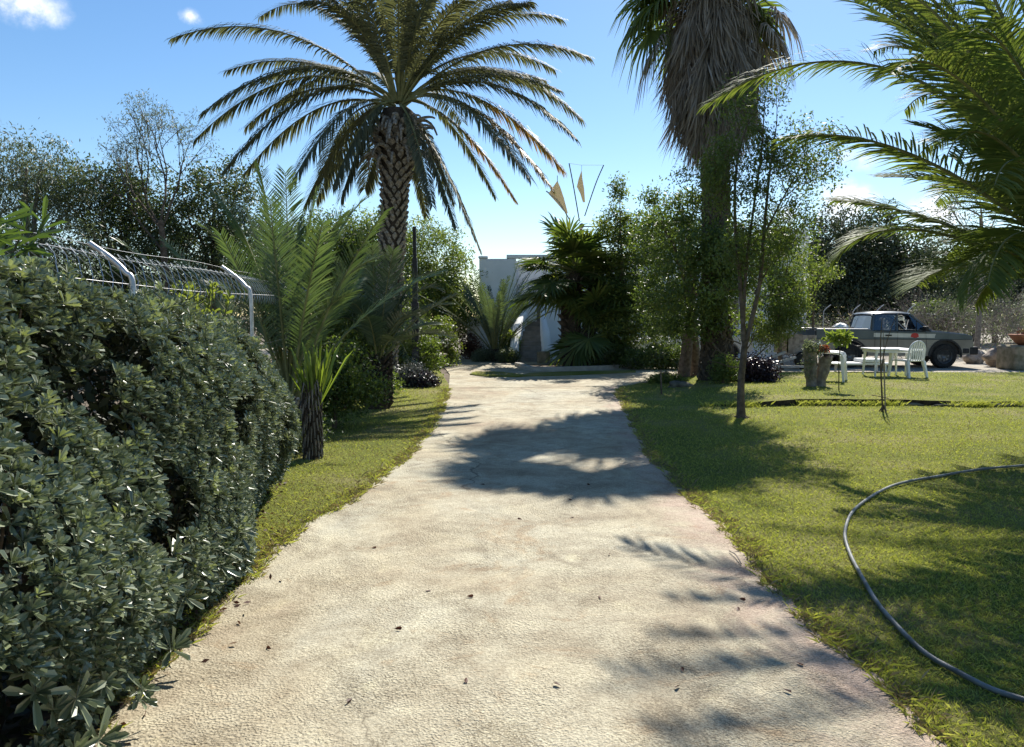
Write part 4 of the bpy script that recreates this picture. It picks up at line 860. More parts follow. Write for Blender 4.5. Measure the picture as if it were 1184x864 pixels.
# slender sparse tree on the lawn
sb_ = G(857, 484); t = thing('tree', 'slender young tree with a thin forked trunk and airy leaves on the lawn', 'tree', sb_)
mb = MB(); tips = []
YS = sb_[1]; trunkP = smooth_path([sb_-[0, 0, .04], W(857, 440, YS), W(861, 400, YS)], 8); tube(mb, trunkP, [.085, .065, .058, .055, .052, .05, .048, .048], 9)
for k_ in range(5):
    a = k_*1.3; tube(mb, bez(sb_+[0, 0, .05], sb_+[.08*math.cos(a), .08*math.sin(a), .02], sb_+[.2*math.cos(a), .2*math.sin(a), -.01], 5), [.035, .03, .02, .012, .006], 5)
for pts, r in (([(861, 402), (856, 330), (850, 260), (852, 190), (868, 130)], .04), ([(861, 402), (878, 330), (884, 260), (890, 200), (897, 150)], .038), ([(859, 395), (862, 320), (870, 250), (880, 180), (884, 120)], .03), ([(884, 270), (905, 230), (925, 195), (938, 180)], .018), ([(852, 260), (835, 230), (822, 205)], .016), ([(872, 340), (895, 300), (915, 280)], .015)):
    yo = rng.uniform(-.25, .25); P = smooth_path([W(a, b, YS+yo*q/len(pts)) for q, (a, b) in enumerate(pts)], 16); tube(mb, P, np.linspace(r, r*.25, 16), 6, cap=False)
    for q in range(3, 16):
        if rng.uniform() < .85:
            d = nrm(np.array([rng.normal(0, .6), rng.normal(0, .6), rng.uniform(.1, .7)])); branching(mb, P[q], d, rng.uniform(.22, .42), .008, 2, tips, spread=.55, up=.0)
for s, e in (((857, 398), (822, 388)), ((858, 418), (835, 405)), ((858, 425), (838, 425)), ((859, 420), (880, 408)), ((860, 410), (872, 385))):
    d = nrm(W(*e, YS-.1)-W(*s, YS)); branching(mb, W(*s, YS), d, .3, .011, 1, tips[:0] if False else [], spread=.4)
mb.build('trunk', M['bark'], t, smooth=True)
lf = MB()
for p, d in tips:
    m_ = 26; P = p+rng.normal(0, .085, (m_, 3)); leaves(lf, P, randdir(m_, -.5), rng.uniform(.04, .075, m_), .024, 0, 1)
lf.build('crown', M['mid'], t)
# hanging bush at the house corner
tree('shrub', 'tall yellow green bush hanging at the right corner of the white house', 'shrub', gpt(905, 21.5), [E(900, 300, 21.5, .55, .7, 1.0), E(912, 345, 21.5, .55, .6, .9), E(888, 370, 21.3, .75, .6, .8)], 330, 34, .13, .10, .035, 'mid', extra=('lime', .5), hang=.6, tr=.06)
tree('tree', 'green bough hanging before the big dark tree right of the house', 'tree', gpt(945, 23), [E(945, 315, 23, .75, .6, .28), E(928, 300, 23, .4, .4, .4), E(925, 350, 23, .35, .4, .5)], 60, 30, .12, .10, .035, 'mid', extra=('lime', .5), tr=.04, nl=6)
# dark trees right
tree('tree', 'big dark rounded tree behind the pickup truck', 'tree', gpt(985, 38), [E(985, 285, 38, 2.6, 2.4, 1.9), E(950, 320, 37.5, 1.9, 2, 2.0), E(1035, 315, 38, 2.3, 2.2, 2.0), E(990, 345, 37, 3.8, 2, 1.7)], 1300, 38, .26, .18, .09, 'deep')
tree('tree', 'dark evergreen tree far right behind the dry brush', 'tree', gpt(1120, 40), [E(1110, 325, 40, 3.2, 2.5, 2.0), E(1180, 320, 41, 3.4, 2.5, 2.3), E(1240, 300, 40, 3.5, 2.5, 3.2)], 800, 36, .3, .18, .085, 'deep', extra=('olive', .2))
# far closing belt
bl = ['dark evergreen tree in the far belt beyond the garden', 'grey green tree in the far belt beyond the garden', 'mid green tree in the far belt beyond the garden']
for i, px in enumerate([-420, -300, -190, -90, 20, 120, 215, 310, 400, 470, 700, 1000, 1075, 1150, 1210, 1260, 1370, 1500]):
    Y = 34+rng.uniform(0, 9); z = rng.uniform(2.6, 4.2); x = (px-592)/860*Y; k_ = i % 3
    tree('background_tree', bl[k_], 'tree', (x, Y, 0), [((x, Y, z*.75), (2.6, 2, z*.62)), ((x+1.5, Y+.5, z*.9), (1.6, 1.6, z*.5)), ((x-1.6, Y, z*.55), (2, 1.6, z*.5))], 330, 30, .3, .18, .09, ('dark', 'olive', 'mid')[k_], group='trees in the far belt '+('dark', 'grey green', 'mid green')[k_])
# shrubs along the left verge
def shrub(label, px, py, Y, rx, ry, rz, leafm, n=150, per=30, L=.06, Wd=.03, extra=None, sp=.09, name='shrub', hang=0, **k):
    b = W(px, py, Y); base = np.array([b[0], Y, 0]); return tree(name, label, 'shrub', base, [((b[0], Y, b[2]), (rx, ry, rz)), ((b[0]+rx*.5, Y+.1, b[2]-rz*.3), (rx*.7, ry*.8, rz*.65)), ((b[0]-rx*.5, Y, b[2]-rz*.25), (rx*.7, ry*.8, rz*.7))], n, per, sp, L, Wd, leafm, tr=.03, extra=extra, th=.15, hang=hang, bias=.5, **k)
shrub('leafy green shrub behind the bright spiky plant', 385, 440, 10.4, .6, .5, .55, 'mid', 230, L=.06, extra=('shade', .5))
shrub('tall mid green shrub against the fence behind the young palm', 395, 385, 12.6, .75, .5, .85, 'mid', 280, L=.07, extra=('lime', .2))
shrub('shrub with dusty leaves at the foot of the young feathery palm', 318, 468, 9.3, .45, .4, .55, 'shade', 230, L=.05, extra=('mid', .4))
shrub('low grey green weeds round the spiky plant stump', 330, 500, 8.5, .3, .3, .25, 'olive', 140, L=.045, Wd=.02, extra=('mid', .5))
shrub('dense green shrub left of the date palm base', 400, 430, 15.0, .9, .7, .9, 'shade', 300, L=.08, Wd=.04, extra=('mid', .5))
shrub('green shrub right behind the date palm base', 462, 400, 19, 1.0, .7, 1.0, 'shade', 300, L=.08, Wd=.045, extra=('mid', .5))
shrub('silver leaved shrub at the foot of the black post', 474, 436, 16.6, .38, .35, .30, 'greyshrub', 170, L=.07, Wd=.03, sp=.08)
shrub('dark purple shrub right of the black post foot', 490, 440, 16.4, .26, .3, .20, 'purple', 110, L=.06, Wd=.035, extra=('greyshrub', .35), sp=.06)
shrub('green hedge shrub with white blossom beyond the black post', 505, 395, 23, .55, .6, .85, 'mid', 260, L=.08, Wd=.045, extra=('lime', .6))
mb = MB(); P = in_ell(60, W(512, 395, 22.4), (.25, .2, .35), .6); leaves(mb, P, randdir(60), .07, .05, 0)
b_ = thing('flowering_plant', 'small plant with creamy white flowers beside the path to the back', 'plant', W(512, 395, 22.4)*[1, 1, 0]); mb.build('blossom', M['whiteflower'], b_)
mb = MB()
for i in range(14): limb(mb, W(512, 395, 22.4)*[1, 1, 0], in_ell(1, W(512, 395, 22.4), (.25, .2, .35))[0], .01, .004, k=4)
mb.build('stem', M['stem'], b_)
shrub('low rounded shrubs at the foot of the bushy palm by the steps', 588, 411, 24.6, .3, .3, .22, 'olive', 120, L=.06, Wd=.035, extra=('mid', .4), sp=.07)
shrub('yellow green shrub between the bushy palm and the white steps', 588, 397, 25.3, .3, .3, .5, 'mid', 150, L=.07, Wd=.04, extra=('lime', .5), sp=.08)
shrub('small grey leafed bush left of the bushy palm', 560, 411, 25, .35, .3, .3, 'olive', 120, L=.06, Wd=.035, sp=.07)
shrub('dry red brown shrub against the low white wall', 543, 400, 26.4, .35, .3, .55, 'redbrown', 140, L=.08, Wd=.03, sp=.09)
shrub('shaded undergrowth beneath the yellow green tree', 715, 410, 22.2, .8, .5, .35, 'shade', 240, L=.08, Wd=.045, extra=('olive', .25))
shrub('shaded leafy undergrowth behind the two trunked tree', 765, 412, 21.5, 1.0, .5, .35, 'shade', 260, L=.08, Wd=.045, extra=('olive', .25))
shrub('dark leafy undergrowth in front of the fan palm clump', 682, 408, 23.5, .8, .5, .4, 'shade', 260, L=.10, Wd=.04)
shrub('dark purple bush on the upper lawn behind the slender tree', 872, 430, 16.8, .45, .4, .33, 'purple', 300, L=.07, Wd=.04, sp=.09)
shrub('small green plant with pale stems left of the dark purple bush', 838, 425, 16.2, .28, .25, .3, 'mid', 110, L=.06, Wd=.03, sp=.07)
shrub('low ground plants round the shaded rock', 770, 438, 17.2, .4, .3, .12, 'mid', 120, L=.06, Wd=.02, sp=.06)
shrub('green shrub behind the pickup bonnet', 1090, 365, 30, 1.1, .7, .75, 'mid', 260, L=.10, Wd=.05, extra=('olive', .6), sp=.13)
shrub('tall dark shrub against the shaded left fence beyond the grey palm', 445, 375, 21, 1.1, .7, 1.0, 'dark', 260, L=.09, Wd=.05, extra=('mid', .4), sp=.12)

# dry brush behind the truck
def brush(label, px, Y, w_, h, n, depth=3, leafm=None):
    b = gpt(px, Y); t = thing('dry_bush', label, 'bush', b); mb = MB(); tips = []
    for i in range(n):
        s = b+np.array([rng.uniform(-w_, w_), rng.uniform(-.6, .6), 0]); d = nrm(np.array([rng.normal(0, .45), rng.normal(0, .45), 1])); branching(mb, s, d, h*.42*rng.uniform(.6, 1.1), .016, depth, tips, spread=.55, k=3, up=.05, ratio=.68, nb=(3, 4))
    mb.build('twigs', M['twig'], t)
    if leafm:
        lf = MB()
        for p, d in tips[::2]:
            P = p+rng.normal(0, .12, (4, 3)); leaves(lf, P, randdir(4), .07, .03, 0)
        lf.build('foliage', M[leafm], t)
brush('bare grey brush directly behind the pickup cab', 1010, 28, 1.3, 2.1, 16)
brush('tangled bare twigs behind the pickup bonnet', 1060, 29, 1.4, 2.6, 18)
brush('grey leafless brush left of the thin trunk at right', 1110, 28, 1.2, 2.9, 18, leafm='olive')
brush('tall dry brush behind the terracotta bowl', 1165, 27, 1.6, 3.2, 22, leafm='olive')
brush('dry thorny brush above the pickup bed', 945, 27, 1.1, 1.7, 18, leafm='olive')
brush('dry grey brush right of the boulders', 1200, 25, 1.0, 2.4, 12, leafm='olive')
t = thing('tree', 'thin single trunk rising between the boulders and the stone plinth', 'tree', gpt(1131, 25)); mb = MB()
tube(mb, smooth_path([gpt(1129, 25)-[0, 0, .05], W(1132, 370, 25), W(1136, 300, 25), W(1134, 250, 25)], 14), np.linspace(.10, .05, 14), 8); tips = []
for q in range(7): branching(mb, W(1136, 300-q*8, 25), nrm(np.array([rng.normal(0, .6), rng.normal(0, .5), .6])), .8, .03, 3, tips, k=4)
mb.build('trunk', M['palebark'], t); lf = MB()
for p, d in tips: P = p+rng.normal(0, .15, (8, 3)); leaves(lf, P, randdir(8, -.3), .1, .04, 0)
lf.build('crown', M['olive'], t)

# ------------------------------------------------------------------ house
hs = thing('white_house', 'white rendered flat roofed house with curved outside steps behind the trees', 'house', (4.5, 29, 0))
X0 = W(553, 0, 27)[0]; XS = W(597, 0, 27)[0]; XE = W(634, 0, 27)[0]; X1 = W(927, 0, 29)[0]
mb = MB(); zt = W(0, 299, 27)[2]
box(mb, (X0, 27.0, 0), (XS, 33, zt)); box(mb, (XS, 28.4, 0), (XE, 33, zt+.02)); box(mb, (XE, 27.0, 0), (X1-1.6, 33.02, zt-.03)); box(mb, (X1-1.6, 27.6, 0), (X1, 33.5, W(0, 262, 27)[2]))
box(mb, (W(538, 0, 27.4)[0], 27.4, 0), (X0, 32, W(0, 366, 27.4)[2]))
bevel(mb.build('wall', M['white'], hs), .04, 3)
mb = MB(); box(mb, (X0-.03, 26.97, zt), (X0+.32, 27.3, zt+.09)); box(mb, (XS-.35, 26.97, zt), (XE+.1, 27.25, zt+.14)); box(mb, (XE+.1, 26.98, zt-.03), (X1-1.62, 27.2, zt+.12))
bevel(mb.build('parapet', M['white'], hs), .03, 3)
M['darkwin'] = surf('window_glass', (.02, .03, .035), (.05, .06, .07), 3, .08, 0, spec=.8)
for x, z0, z1 in ((2.9, 1.0, 2.2), (5.2, 1.0, 2.2), (7.2, 1.0, 2.2)):
    mb = MB(); box(mb, (x, 26.96, z0), (x+1.0, 27.02, z1)); wdw = mb.build('window', M['wood'], hs)
    mb = MB(); box(mb, (x+.06, 26.94, z0+.06), (x+.47, 26.955, z1-.06)); box(mb, (x+.53, 26.94, z0+.06), (x+.94, 26.955, z1-.06)); mb.build('pane', M['darkwin'], wdw)
# stairs
st0 = 24.9; ns = 12
mb = MB()
for i in range(ns):
    z0 = i*.17; y0 = st0+i*.27; xa = np.interp(i/ns, [0, 1], [W(597, 0, 25)[0], W(612, 0, 27.6)[0]]); xb = np.interp(i/ns, [0, 1], [W(629, 0, 25)[0], W(629, 0, 27.6)[0]])
    box(mb, (xa, y0, 0 if i == 0 else z0-.02), (xb, 28.39, z0+.15)); box(mb, (xa-.005, y0-.03, z0+.15), (xb+.005, 28.38, z0+.17))
mb.build('steps', M['tread'], hs)
def bal(pts, name='balustrade'):
    """curved wall: (px, py_top, Y, thickness)"""
    P = smooth_path([np.array([*W(a, b, Y), th]) for a, b, Y, th in pts], 30); Q = P[:, :3]; th = P[:, 3]
    T = nrm(np.gradient(Q[:, :2], axis=0)); S = np.stack([T[:, 1], -T[:, 0]], 1)
    mb = MB(); prof = [(-1, 0), (-1, .9), (-.7, 1.0), (.7, 1.0), (1, .9), (1, 0)]; V = []
    for i in range(30):
        for s, f in prof:
            z = Q[i, 2] if f == 1.0 else (Q[i, 2]-.05 if f > 0 else 0); V.append((Q[i, 0]+S[i, 0]*s*th[i]/2, Q[i, 1]+S[i, 1]*s*th[i]/2, z))
    k = 6; i = np.arange(29)[:, None]*k; j = np.arange(k-1)[None]
    mb.add(np.array(V), np.stack([i+j, i+j+1, i+k+j+1, i+k+j], -1).reshape(-1, 4)); mb.add(np.array(V[:6]), [(5, 4, 3, 2, 1, 0)]); mb.add(np.array(V[-6:]), [(0, 1, 2, 3, 4, 5)])
    mb.build(name, M['white'], hs, smooth=True)
bal([(594.5, 402, 24.75, .27), (595, 392, 25.1, .27), (597, 378, 25.7, .27), (602, 366, 26.4, .22), (608, 358, 27.1, .24), (611, 352, 28.2, .25)])
bal([(600, 372, 26.9, .2), (606, 356, 26.92, .2), (614, 350, 26.95, .2), (620, 348, 26.98, .2)], 'arch_wall')
bal([(633.5, 404, 24.7, .3), (632, 396, 25.0, .3), (630.5, 380, 25.6, .27), (628, 366, 26.3, .2), (628, 354, 27.1, .2), (630, 348, 28.2, .2)])
bal([(630, 353, 26.8, .2), (636, 349, 26.85, .2), (645, 351, 26.9, .2), (652, 360, 26.93, .2)], 'arch_wall')
pl = thing('stone_plinth', 'low rough stone block at the foot of the white steps', 'plinth', W(628, 420, 24.4)*[1, 1, 0]); mb = MB(); c = W(628, 420, 24.3)
box(mb, (c[0]-.2, 24.15, 0), (c[0]+.22, 24.55, .40)); bevel(mb.build('block', M['stoneblock'], pl), .04, 3)

# windmill sails on the roof
ws = thing('windmill_sails', 'tattered canvas sails on dark spars above the roof of the white house', 'windmill', W(672, 296, 27.6))
hub = W(672, 262, 27.4)
mb = MB(); tube(mb, [W(672, 300, 27.6)*[1, 1, 0]+[0, 0, zt-.05], hub+[0, .1, .0]], .06, 8); tube(mb, [hub-[0, .25, 0], hub+[0, .2, 0]], .09, 10); mb.build('mast', M['wood'], ws)
for a, b, c_ in (((631.5, 221), (645, 232), (659, 255)), ((658, 189), (663, 215), (670, 256)), ((698, 191), (689, 212), (676, 250)), ((712, 262), (694, 262), (675, 262))):
    mb = MB(); tube(mb, smooth_path([W(*a, 27.35), W(*b, 27.35), W(*c_, 27.4)], 10), .021, 6); mb.build('spar', M['sparewood'], ws)
def sail(pts, th=.012):
    mb = MB(); P = np.array([W(a, b, Y) for a, b, Y in pts]); n = len(P); Q = P+np.array([0, th, 0]); mb.add(np.vstack([P, Q]), [tuple(range(n)), tuple(range(2*n-1, n-1, -1))]+[(i, i+n, (i+1) % n+n, (i+1) % n) for i in range(n)])
    mb.build('sail', M['canvas'], ws)
sail([(644.5, 209, 27.3), (639, 217, 27.28), (634, 224, 27.3), (644, 235, 27.32), (655, 248, 27.35), (656.5, 246, 27.35), (652, 229, 27.32), (648, 217, 27.3)])
sail([(672.5, 197, 27.3), (669, 207, 27.28), (667, 216, 27.3), (671, 224, 27.3), (674, 234, 27.32), (676.5, 234, 27.32), (675.5, 219, 27.3), (673.5, 207, 27.3)])
mb = MB(); tube(mb, [W(658, 189, 27.35), W(672, 191, 27.3), W(698, 191, 27.35)], .006, 3); tube(mb, [W(672.5, 191, 27.3), W(672.5, 198, 27.3)], .006, 3); tube(mb, [W(644.5, 203, 27.3), W(644.5, 211, 27.3)], .012, 3); mb.build('rope', M['sparewood'], ws)

# black post, carries no lamp
pb = G(481, 438); po = thing('slim_post', 'slim black square post rising from shrubs left of the drive', 'post', pb); mb = MB()
zt_ = W(0, 262, pb[1])[2]
for z0, z1, w_ in ((0, 1.9, .085), (1.9, 3.0, .06), (3.0, zt_, .042)): box(mb, (pb[0]-w_, pb[1]-w_, z0), (pb[0]+w_, pb[1]+w_, z1))
bevel(mb.build('shaft', M['blackpost'], po), .008, 2); mb = MB(); box(mb, (pb[0]-.14, pb[1]-.14, 0), (pb[0]+.14, pb[1]+.14, .05)); mb.build('base_plate', M['blackpost'], po)

# ------------------------------------------------------------------ rocks
def rock(label, c, r, m='rock', group=None, sq=(1, 1, 1), name='boulder', seed=0):
    import bmesh
    bm = bmesh.new(); bmesh.ops.create_icosphere(bm, subdivisions=4, radius=1); g = np.random.default_rng(seed)
    ph = g.uniform(0, 6.28, 9); D = nrm(g.normal(0, 1, (7, 3)))
    for v in bm.verts:
        p = np.array(v.co); s = 1+.05*math.sin(p[0]*3+ph[0])*math.sin(p[1]*3+ph[1])+.08*math.sin(p[2]*5+ph[2]+p[0]*3)+.03*math.sin(p[0]*11+ph[3])*math.sin(p[1]*12+p[2]*9+ph[4])
        for d in D:
            q = p@d
            if q > .72: s -= (q-.72)*.9
        v.co = Vector(p*s*np.array(sq)*r)
    me = bpy.data.meshes.new(name); bm.to_mesh(me); bm.free(); me.materials.append(M[m])
    for p in me.polygons: p.use_smooth = True
    o = bpy.data.objects.new(name, me); C.objects.link(o); o.location = Vector([float(a) for a in c]); tag(o, label, 'rock', group); return o
rock('pale boulder left of its larger neighbour in front of the pickup', W(1127, 411, 24.2)*[1, 1, 0]+[0, 0, .22], .36, sq=(1, .8, .85), seed=2)
rock('large pale boulder between the pickup and the stone plinth', W(1151, 409, 22.8)*[1, 1, 0]+[0, 0, .24], .36, sq=(1.05, .8, .85), seed=5)
rock('small dark rock lying in the shade near the drive', W(785, 449, 16.2), .33, 'darkrock', sq=(1.1, .8, .5), seed=7)
rock('long pale edging stone at the step below the upper lawn', G(902, 468)+[0, .15, .03], .40, 'rock', sq=(1.25, .35, .20), seed=8, name='edging_stone')
for i, (px, r, lb) in enumerate([(955, .34, 'dark edging stone just right of the long pale one'), (980, .3, 'dark edging stone left of the staked sapling'), (1058, .36, 'dark edging stone right of the staked sapling'), (1100, .34, 'dark edging stone beneath the pickup front wheel along the lawn step'), (1142, .36, 'dark edging stone below the boulders along the lawn step'), (1180, .36, 'dark edging stone at the right edge of the lawn step')]):
    p = gpt(px, 12.9); p[1] += eY(p[0]); rock(lb, p+np.array([0, 0, .02]), r, 'darkrock', sq=(1.2, .22, .17), seed=20+i, name='edging_stone')
rock('low pale stone under the pot plant by the back path', W(505, 411, 22), .2, sq=(1.4, .8, .5), seed=11, name='garden_stone')
# tufts of long grass along the lawn step
mb = MB(); n = 9000; x = rng.uniform(3.3, 13, n); x = x[(np.sin(x*5)+np.sin(x*2.3+1)+rng.normal(0, .5, n)) > 0]; n = len(x); P = np.stack([x, 12.9+eY(x)+rng.normal(0, .05, n), np.full(n, .0)], 1); v, f = blades(P, rng.uniform(.04, .13, n), rng.uniform(.006, .012, n), 1.2)
mb.add(v, f); tag(mb.build('long_grass', M['grass']), 'longer shaggy grass growing along the step between the lawns', 'grass', kind='stuff')
# stone plinth with terracotta bowl
c = W(1181, 422, 21.6); c[2] = 0
pt = thing('stone_plinth', 'large square stone plinth at the right edge under a terracotta bowl', 'plinth', c); mb = MB(); box(mb, (c[0]-.45, c[1]-.4, 0), (c[0]+.75, c[1]+.5, .72)); bevel(mb.build('block', M['stoneblock'], pt), .08, 3)
bw = thing('planter_bowl', 'wide terracotta bowl with reddish plants on the stone plinth', 'planter', (c[0]+.15, c[1], .72)); mb = MB(); lathe(mb, [(.0, 0), (.24, 0), (.33, .08), (.46, .25), (.50, .30), (.46, .31), (.40, .24), (0, .22)], (c[0]+.15, c[1], .723), 28); mb.build('bowl', M['terracotta'], bw, smooth=True)
mb = MB(); P = in_ell(400, (c[0]+.15, c[1], 1.08), (.35, .3, .15), .5); leaves(mb, P, randdir(400, .5), .09, .03, 0); mb.build('foliage', M['redbrown'], bw)

# ------------------------------------------------------------------ hose
H = [(1260, 532), (1184, 538), (1100, 548), (1030, 563), (990, 588), (977, 615), (985, 645), (1010, 690), (1050, 738), (1110, 780), (1184, 810), (1300, 850)]
P = smooth_path([G(a, b, .03) for a, b in H], 160); P[:, 2] = .032+.004*np.sin(np.arange(160)*.35)
ho = thing('garden_hose', 'grey garden hose lying in a wide loop across the right lawn', 'hose', P[60]); mb = MB(); tube(mb, P, .0125, 10); mb.build('tube', M['hose'], ho, smooth=True)
# single long twigs and leaves on the drive
mb = MB()
for (px, py) in [(rng.uniform(250, 1000), rng.uniform(480, 850)) for _ in range(16)]+[(608, 600), (700, 640), (520, 690), (860, 700), (640, 800), (450, 730), (800, 790), (560, 560), (690, 560), (900, 790), (930, 760)]:
    p = G(px, py, .028); p = p+rng.normal(0, .03, 3)*[1, 1, 0]; D = randdir(1); D[:, 2] *= .2; leaves(mb, p[None], D, .04, .018, 0, 2, .2)
tag(mb.build('fallen_leaves', M['redbrown']), 'few dry leaves scattered on the concrete drive', 'leaves', kind='stuff')
for (a, b) in (((843, 637), (857, 652)), ((140, 735), (170, 712))):
    mb = MB(); p0 = G(*a, .03); p1 = G(*b, .03); tube(mb, smooth_path([p0, (p0+p1)/2+[.01, .02, .01], p1], 8), .004, 5); tag(mb.build('twig', M['twig']), 'thin dry twig lying at the '+('right' if a[0] > 500 else 'left')+' edge of the drive', 'twig')

# ------------------------------------------------------------------ sapling with stakes
sb = G(1021, 477); sp2 = thing('sapling', 'bare thin sapling tied to stakes at the edge of the upper lawn', 'sapling', sb); mb = MB(); Y = sb[1]
tube(mb, smooth_path([sb-[0, 0, .03], W(1019, 440, Y), W(1018, 400, Y), W(1020, 368, Y)], 14), np.linspace(.016, .006, 14), 6)
tube(mb, smooth_path([W(1019, 432, Y), W(1024, 400, Y), W(1034, 370, Y), W(1040, 362, Y)], 8), np.linspace(.008, .004, 8), 5); tube(mb, [W(1008, 457, Y), W(1019, 459, Y), W(1028, 461, Y)], .006, 4)
tube(mb, smooth_path([W(1019, 425, Y), W(1022, 405, Y), W(1021, 380, Y)], 8), np.linspace(.008, .004, 8), 5)
for q in range(5):
    a = q*1.25; tube(mb, bez(sb+[0, 0, .12], sb+[.03*math.cos(a), .03*math.sin(a), .05], sb+[.07*math.cos(a), .07*math.sin(a), 0], 5), [.014, .012, .012, .01, .008], 5)
mb.build('stem', M['bark'], sp2)
mb = MB(); tube(mb, [W(1024, 468, Y+.1)*[1, 1, 0], W(1022, 415, Y+.1)], .012, 6); mb.build('stake', M['wood'], sp2)
s2 = G(765, 457); st_ = thing('stake', 'thin dark stake in the shade by the drive edge', 'stake', s2); mb = MB(); tube(mb, [s2-[0, 0, .05], W(764, 428, s2[1])], .018, 6); mb.build('rod', M['bark'], st_)

# ------------------------------------------------------------------ planter trunk with red flowers
c = G(943, 448, .09); pt = thing('log_planter', 'hollow weathered log planter with red flowers on the upper lawn', 'planter', c); mb = MB(); hgt = .74
for i, (dx, lean) in enumerate(((-.085, -.05), (.10, .12))):
    prof = [(.12, -.02), (.10, .15), (.12, .3), (.115, .45), (.14, hgt-.1*i), (.10, hgt-.1*i), (.09, .5), (0, .5)]
    k0 = len(mb.V); lathe(mb, prof, (0, 0, 0), 16, wob=.09); mb.V[k0][:, 0] += lean*mb.V[k0][:, 2]*1.6; mb.V[k0] += np.array([c[0]+dx, c[1]+.05*i, c[2]])
mb.build('log', M['palebark'], pt)
mb = MB(); crown(mb, [((c[0]-.05, c[1], c[2]+.82), (.22, .2, .13))], 40, 16, .05, .06, .03, 0); crown(mb, [((c[0]-.2, c[1]-.12, c[2]+.5), (.08, .1, .35))], 24, 14, .05, .06, .02, 0); mb.build('foliage', M['olive'], pt)
for e_ in (((c[0]+.12, c[1]-.1, c[2]+.80), (.08, .07, .06)),):
    mb = MB(); P_ = in_ell(260, e_[0], (.10, .08, .08), .5); leaves(mb, P_, randdir(260, .4), .055, .04, 0); mb.build('flower', M['flower'], pt)

# ------------------------------------------------------------------ plastic garden furniture
def chair(label, loc, rz, tilt=0):
    t = thing('garden_chair', label, 'chair', loc, rz, group='white plastic garden chairs'); t.rotation_euler = (tilt, 0, rz)
    mb = MB(); box(mb, (-.24, -.22, .40), (.24, .24, .43)); bevel(mb.build('seat', M['plastic'], t, False), .012, 2)
    # round topped slatted back
    mb = MB(); a = np.linspace(0, np.pi, 18); P = np.stack([.24*np.cos(a), np.full(18, .30), .66+.22*np.sin(a)], 1); P[:, 1] = .24+.12*(P[:, 2]-.4)
    P = np.vstack([[.24, .24, .40], P, [-.24, .24, .40]]); tube(mb, P, .022, 8)
    for x in np.linspace(-.17, .17, 6):
        zt = .66+.22*math.sqrt(max(0, 1-(x/.24)**2)); V_ = [(x-.018, .245, .42), (x+.018, .245, .42), (x+.018, .24+.12*(zt-.4), zt), (x-.018, .24+.12*(zt-.4), zt)]; V_ += [(p[0], p[1]+.012, p[2]) for p in V_]
        mb.add(V_, np.array([(0, 1, 2, 3), (7, 6, 5, 4), (0, 4, 5, 1), (1, 5, 6, 2), (2, 6, 7, 3), (3, 7, 4, 0)]))
    mb.build('backrest', M['plastic'], t, False)
    for s in (-1, 1):
        mb = MB(); P = smooth_path([(s*.26, .26, .66), (s*.29, .05, .66), (s*.29, -.18, .64), (s*.28, -.24, .56)], 10)
        for q in range(9): pass
        tube(mb, P, .025, 8); mb.build('armrest', M['plastic'], t, False)
        for y0, y1 in ((-.21, -.27), (.23, .33)):
            mb = MB(); zt = .60 if y0 < 0 else .41
            V_ = []
            for (f, x, y, w2) in ((0, s*.28, y1, .022), (1, s*.25, y0, .038)):
                z = 0 if f == 0 else zt; V_ += [(x-w2, y-w2, z), (x+w2, y-w2, z), (x+w2, y+w2, z), (x-w2, y+w2, z)]
            mb.add(V_, np.array([(3, 2, 1, 0), (4, 5, 6, 7), (0, 1, 5, 4), (1, 2, 6, 5), (2, 3, 7, 6), (3, 0, 4, 7)])); mb.build('leg', M['plastic'], t, False)
    return t
TZ_ = .10
chair('white plastic chair with a round back standing at the right end of the table', (*G(1048, 437, TZ_)[:2], TZ_), R(200))
chair('white plastic chair left of the table with a plant in front of it', (*G(962, 441, TZ_)[:2], TZ_), R(60))
tbp = G(1022, 436, TZ_); tb = thing('garden_table', 'white plastic garden table on the upper lawn before the pickup', 'table', tbp)
mb = MB(); box(mb, (tbp[0]-.42, tbp[1]-.38, TZ_+.66), (tbp[0]+.50, tbp[1]+.38, TZ_+.70)); bevel(mb.build('tabletop', M['plastic'], tb), .015, 2)
mb = MB(); box(mb, (tbp[0]-.38, tbp[1]-.34, TZ_+.60), (tbp[0]+.46, tbp[1]+.34, TZ_+.658)); mb.build('apron', M['plastic'], tb)
for sx in (-.36, .44):
    for sy in (-.3, .3):
        mb = MB(); tube(mb, [(tbp[0]+sx*1.02, tbp[1]+sy*1.02, TZ_-.01), (tbp[0]+sx*.95, tbp[1]+sy*.95, TZ_+.6)], [.02, .035], 8); mb.build('leg', M['plastic'], tb)
lp = G(1000, 431, TZ_); lg = thing('sun_lounger', 'low white plastic lounger lying left of the garden table', 'lounger', lp)
mb = MB(); box(mb, (lp[0]-.75, lp[1]-.1, TZ_+.20), (lp[0]+.62, lp[1]+.45, TZ_+.26)); box(mb, (lp[0]-.1, lp[1]-.12, TZ_+.27), (lp[0]+.4, lp[1]+.46, TZ_+.36)); bevel(mb.build('bed', M['plastic'], lg), .02, 2)
for sx in (-.6, .5):
    for sy in (-.05, .4):
        mb = MB(); tube(mb, [(lp[0]+sx, lp[1]+sy, TZ_-.01), (lp[0]+sx*.96, lp[1]+sy, TZ_+.2)], [.03, .045], 8); mb.build('leg', M['plastic'], lg)
c = G(970, 452, TZ_); yl_ = thing('potted_plant', 'yellow green leafy plant on a thin leaning stem beside the left chair', 'plant', c); mb = MB()
tube(mb, [c-[0, 0, .03], W(970, 420, c[1]), W(972, 392, c[1])], [.012, .01, .008], 5); mb.build('stem', M['stem'], yl_)
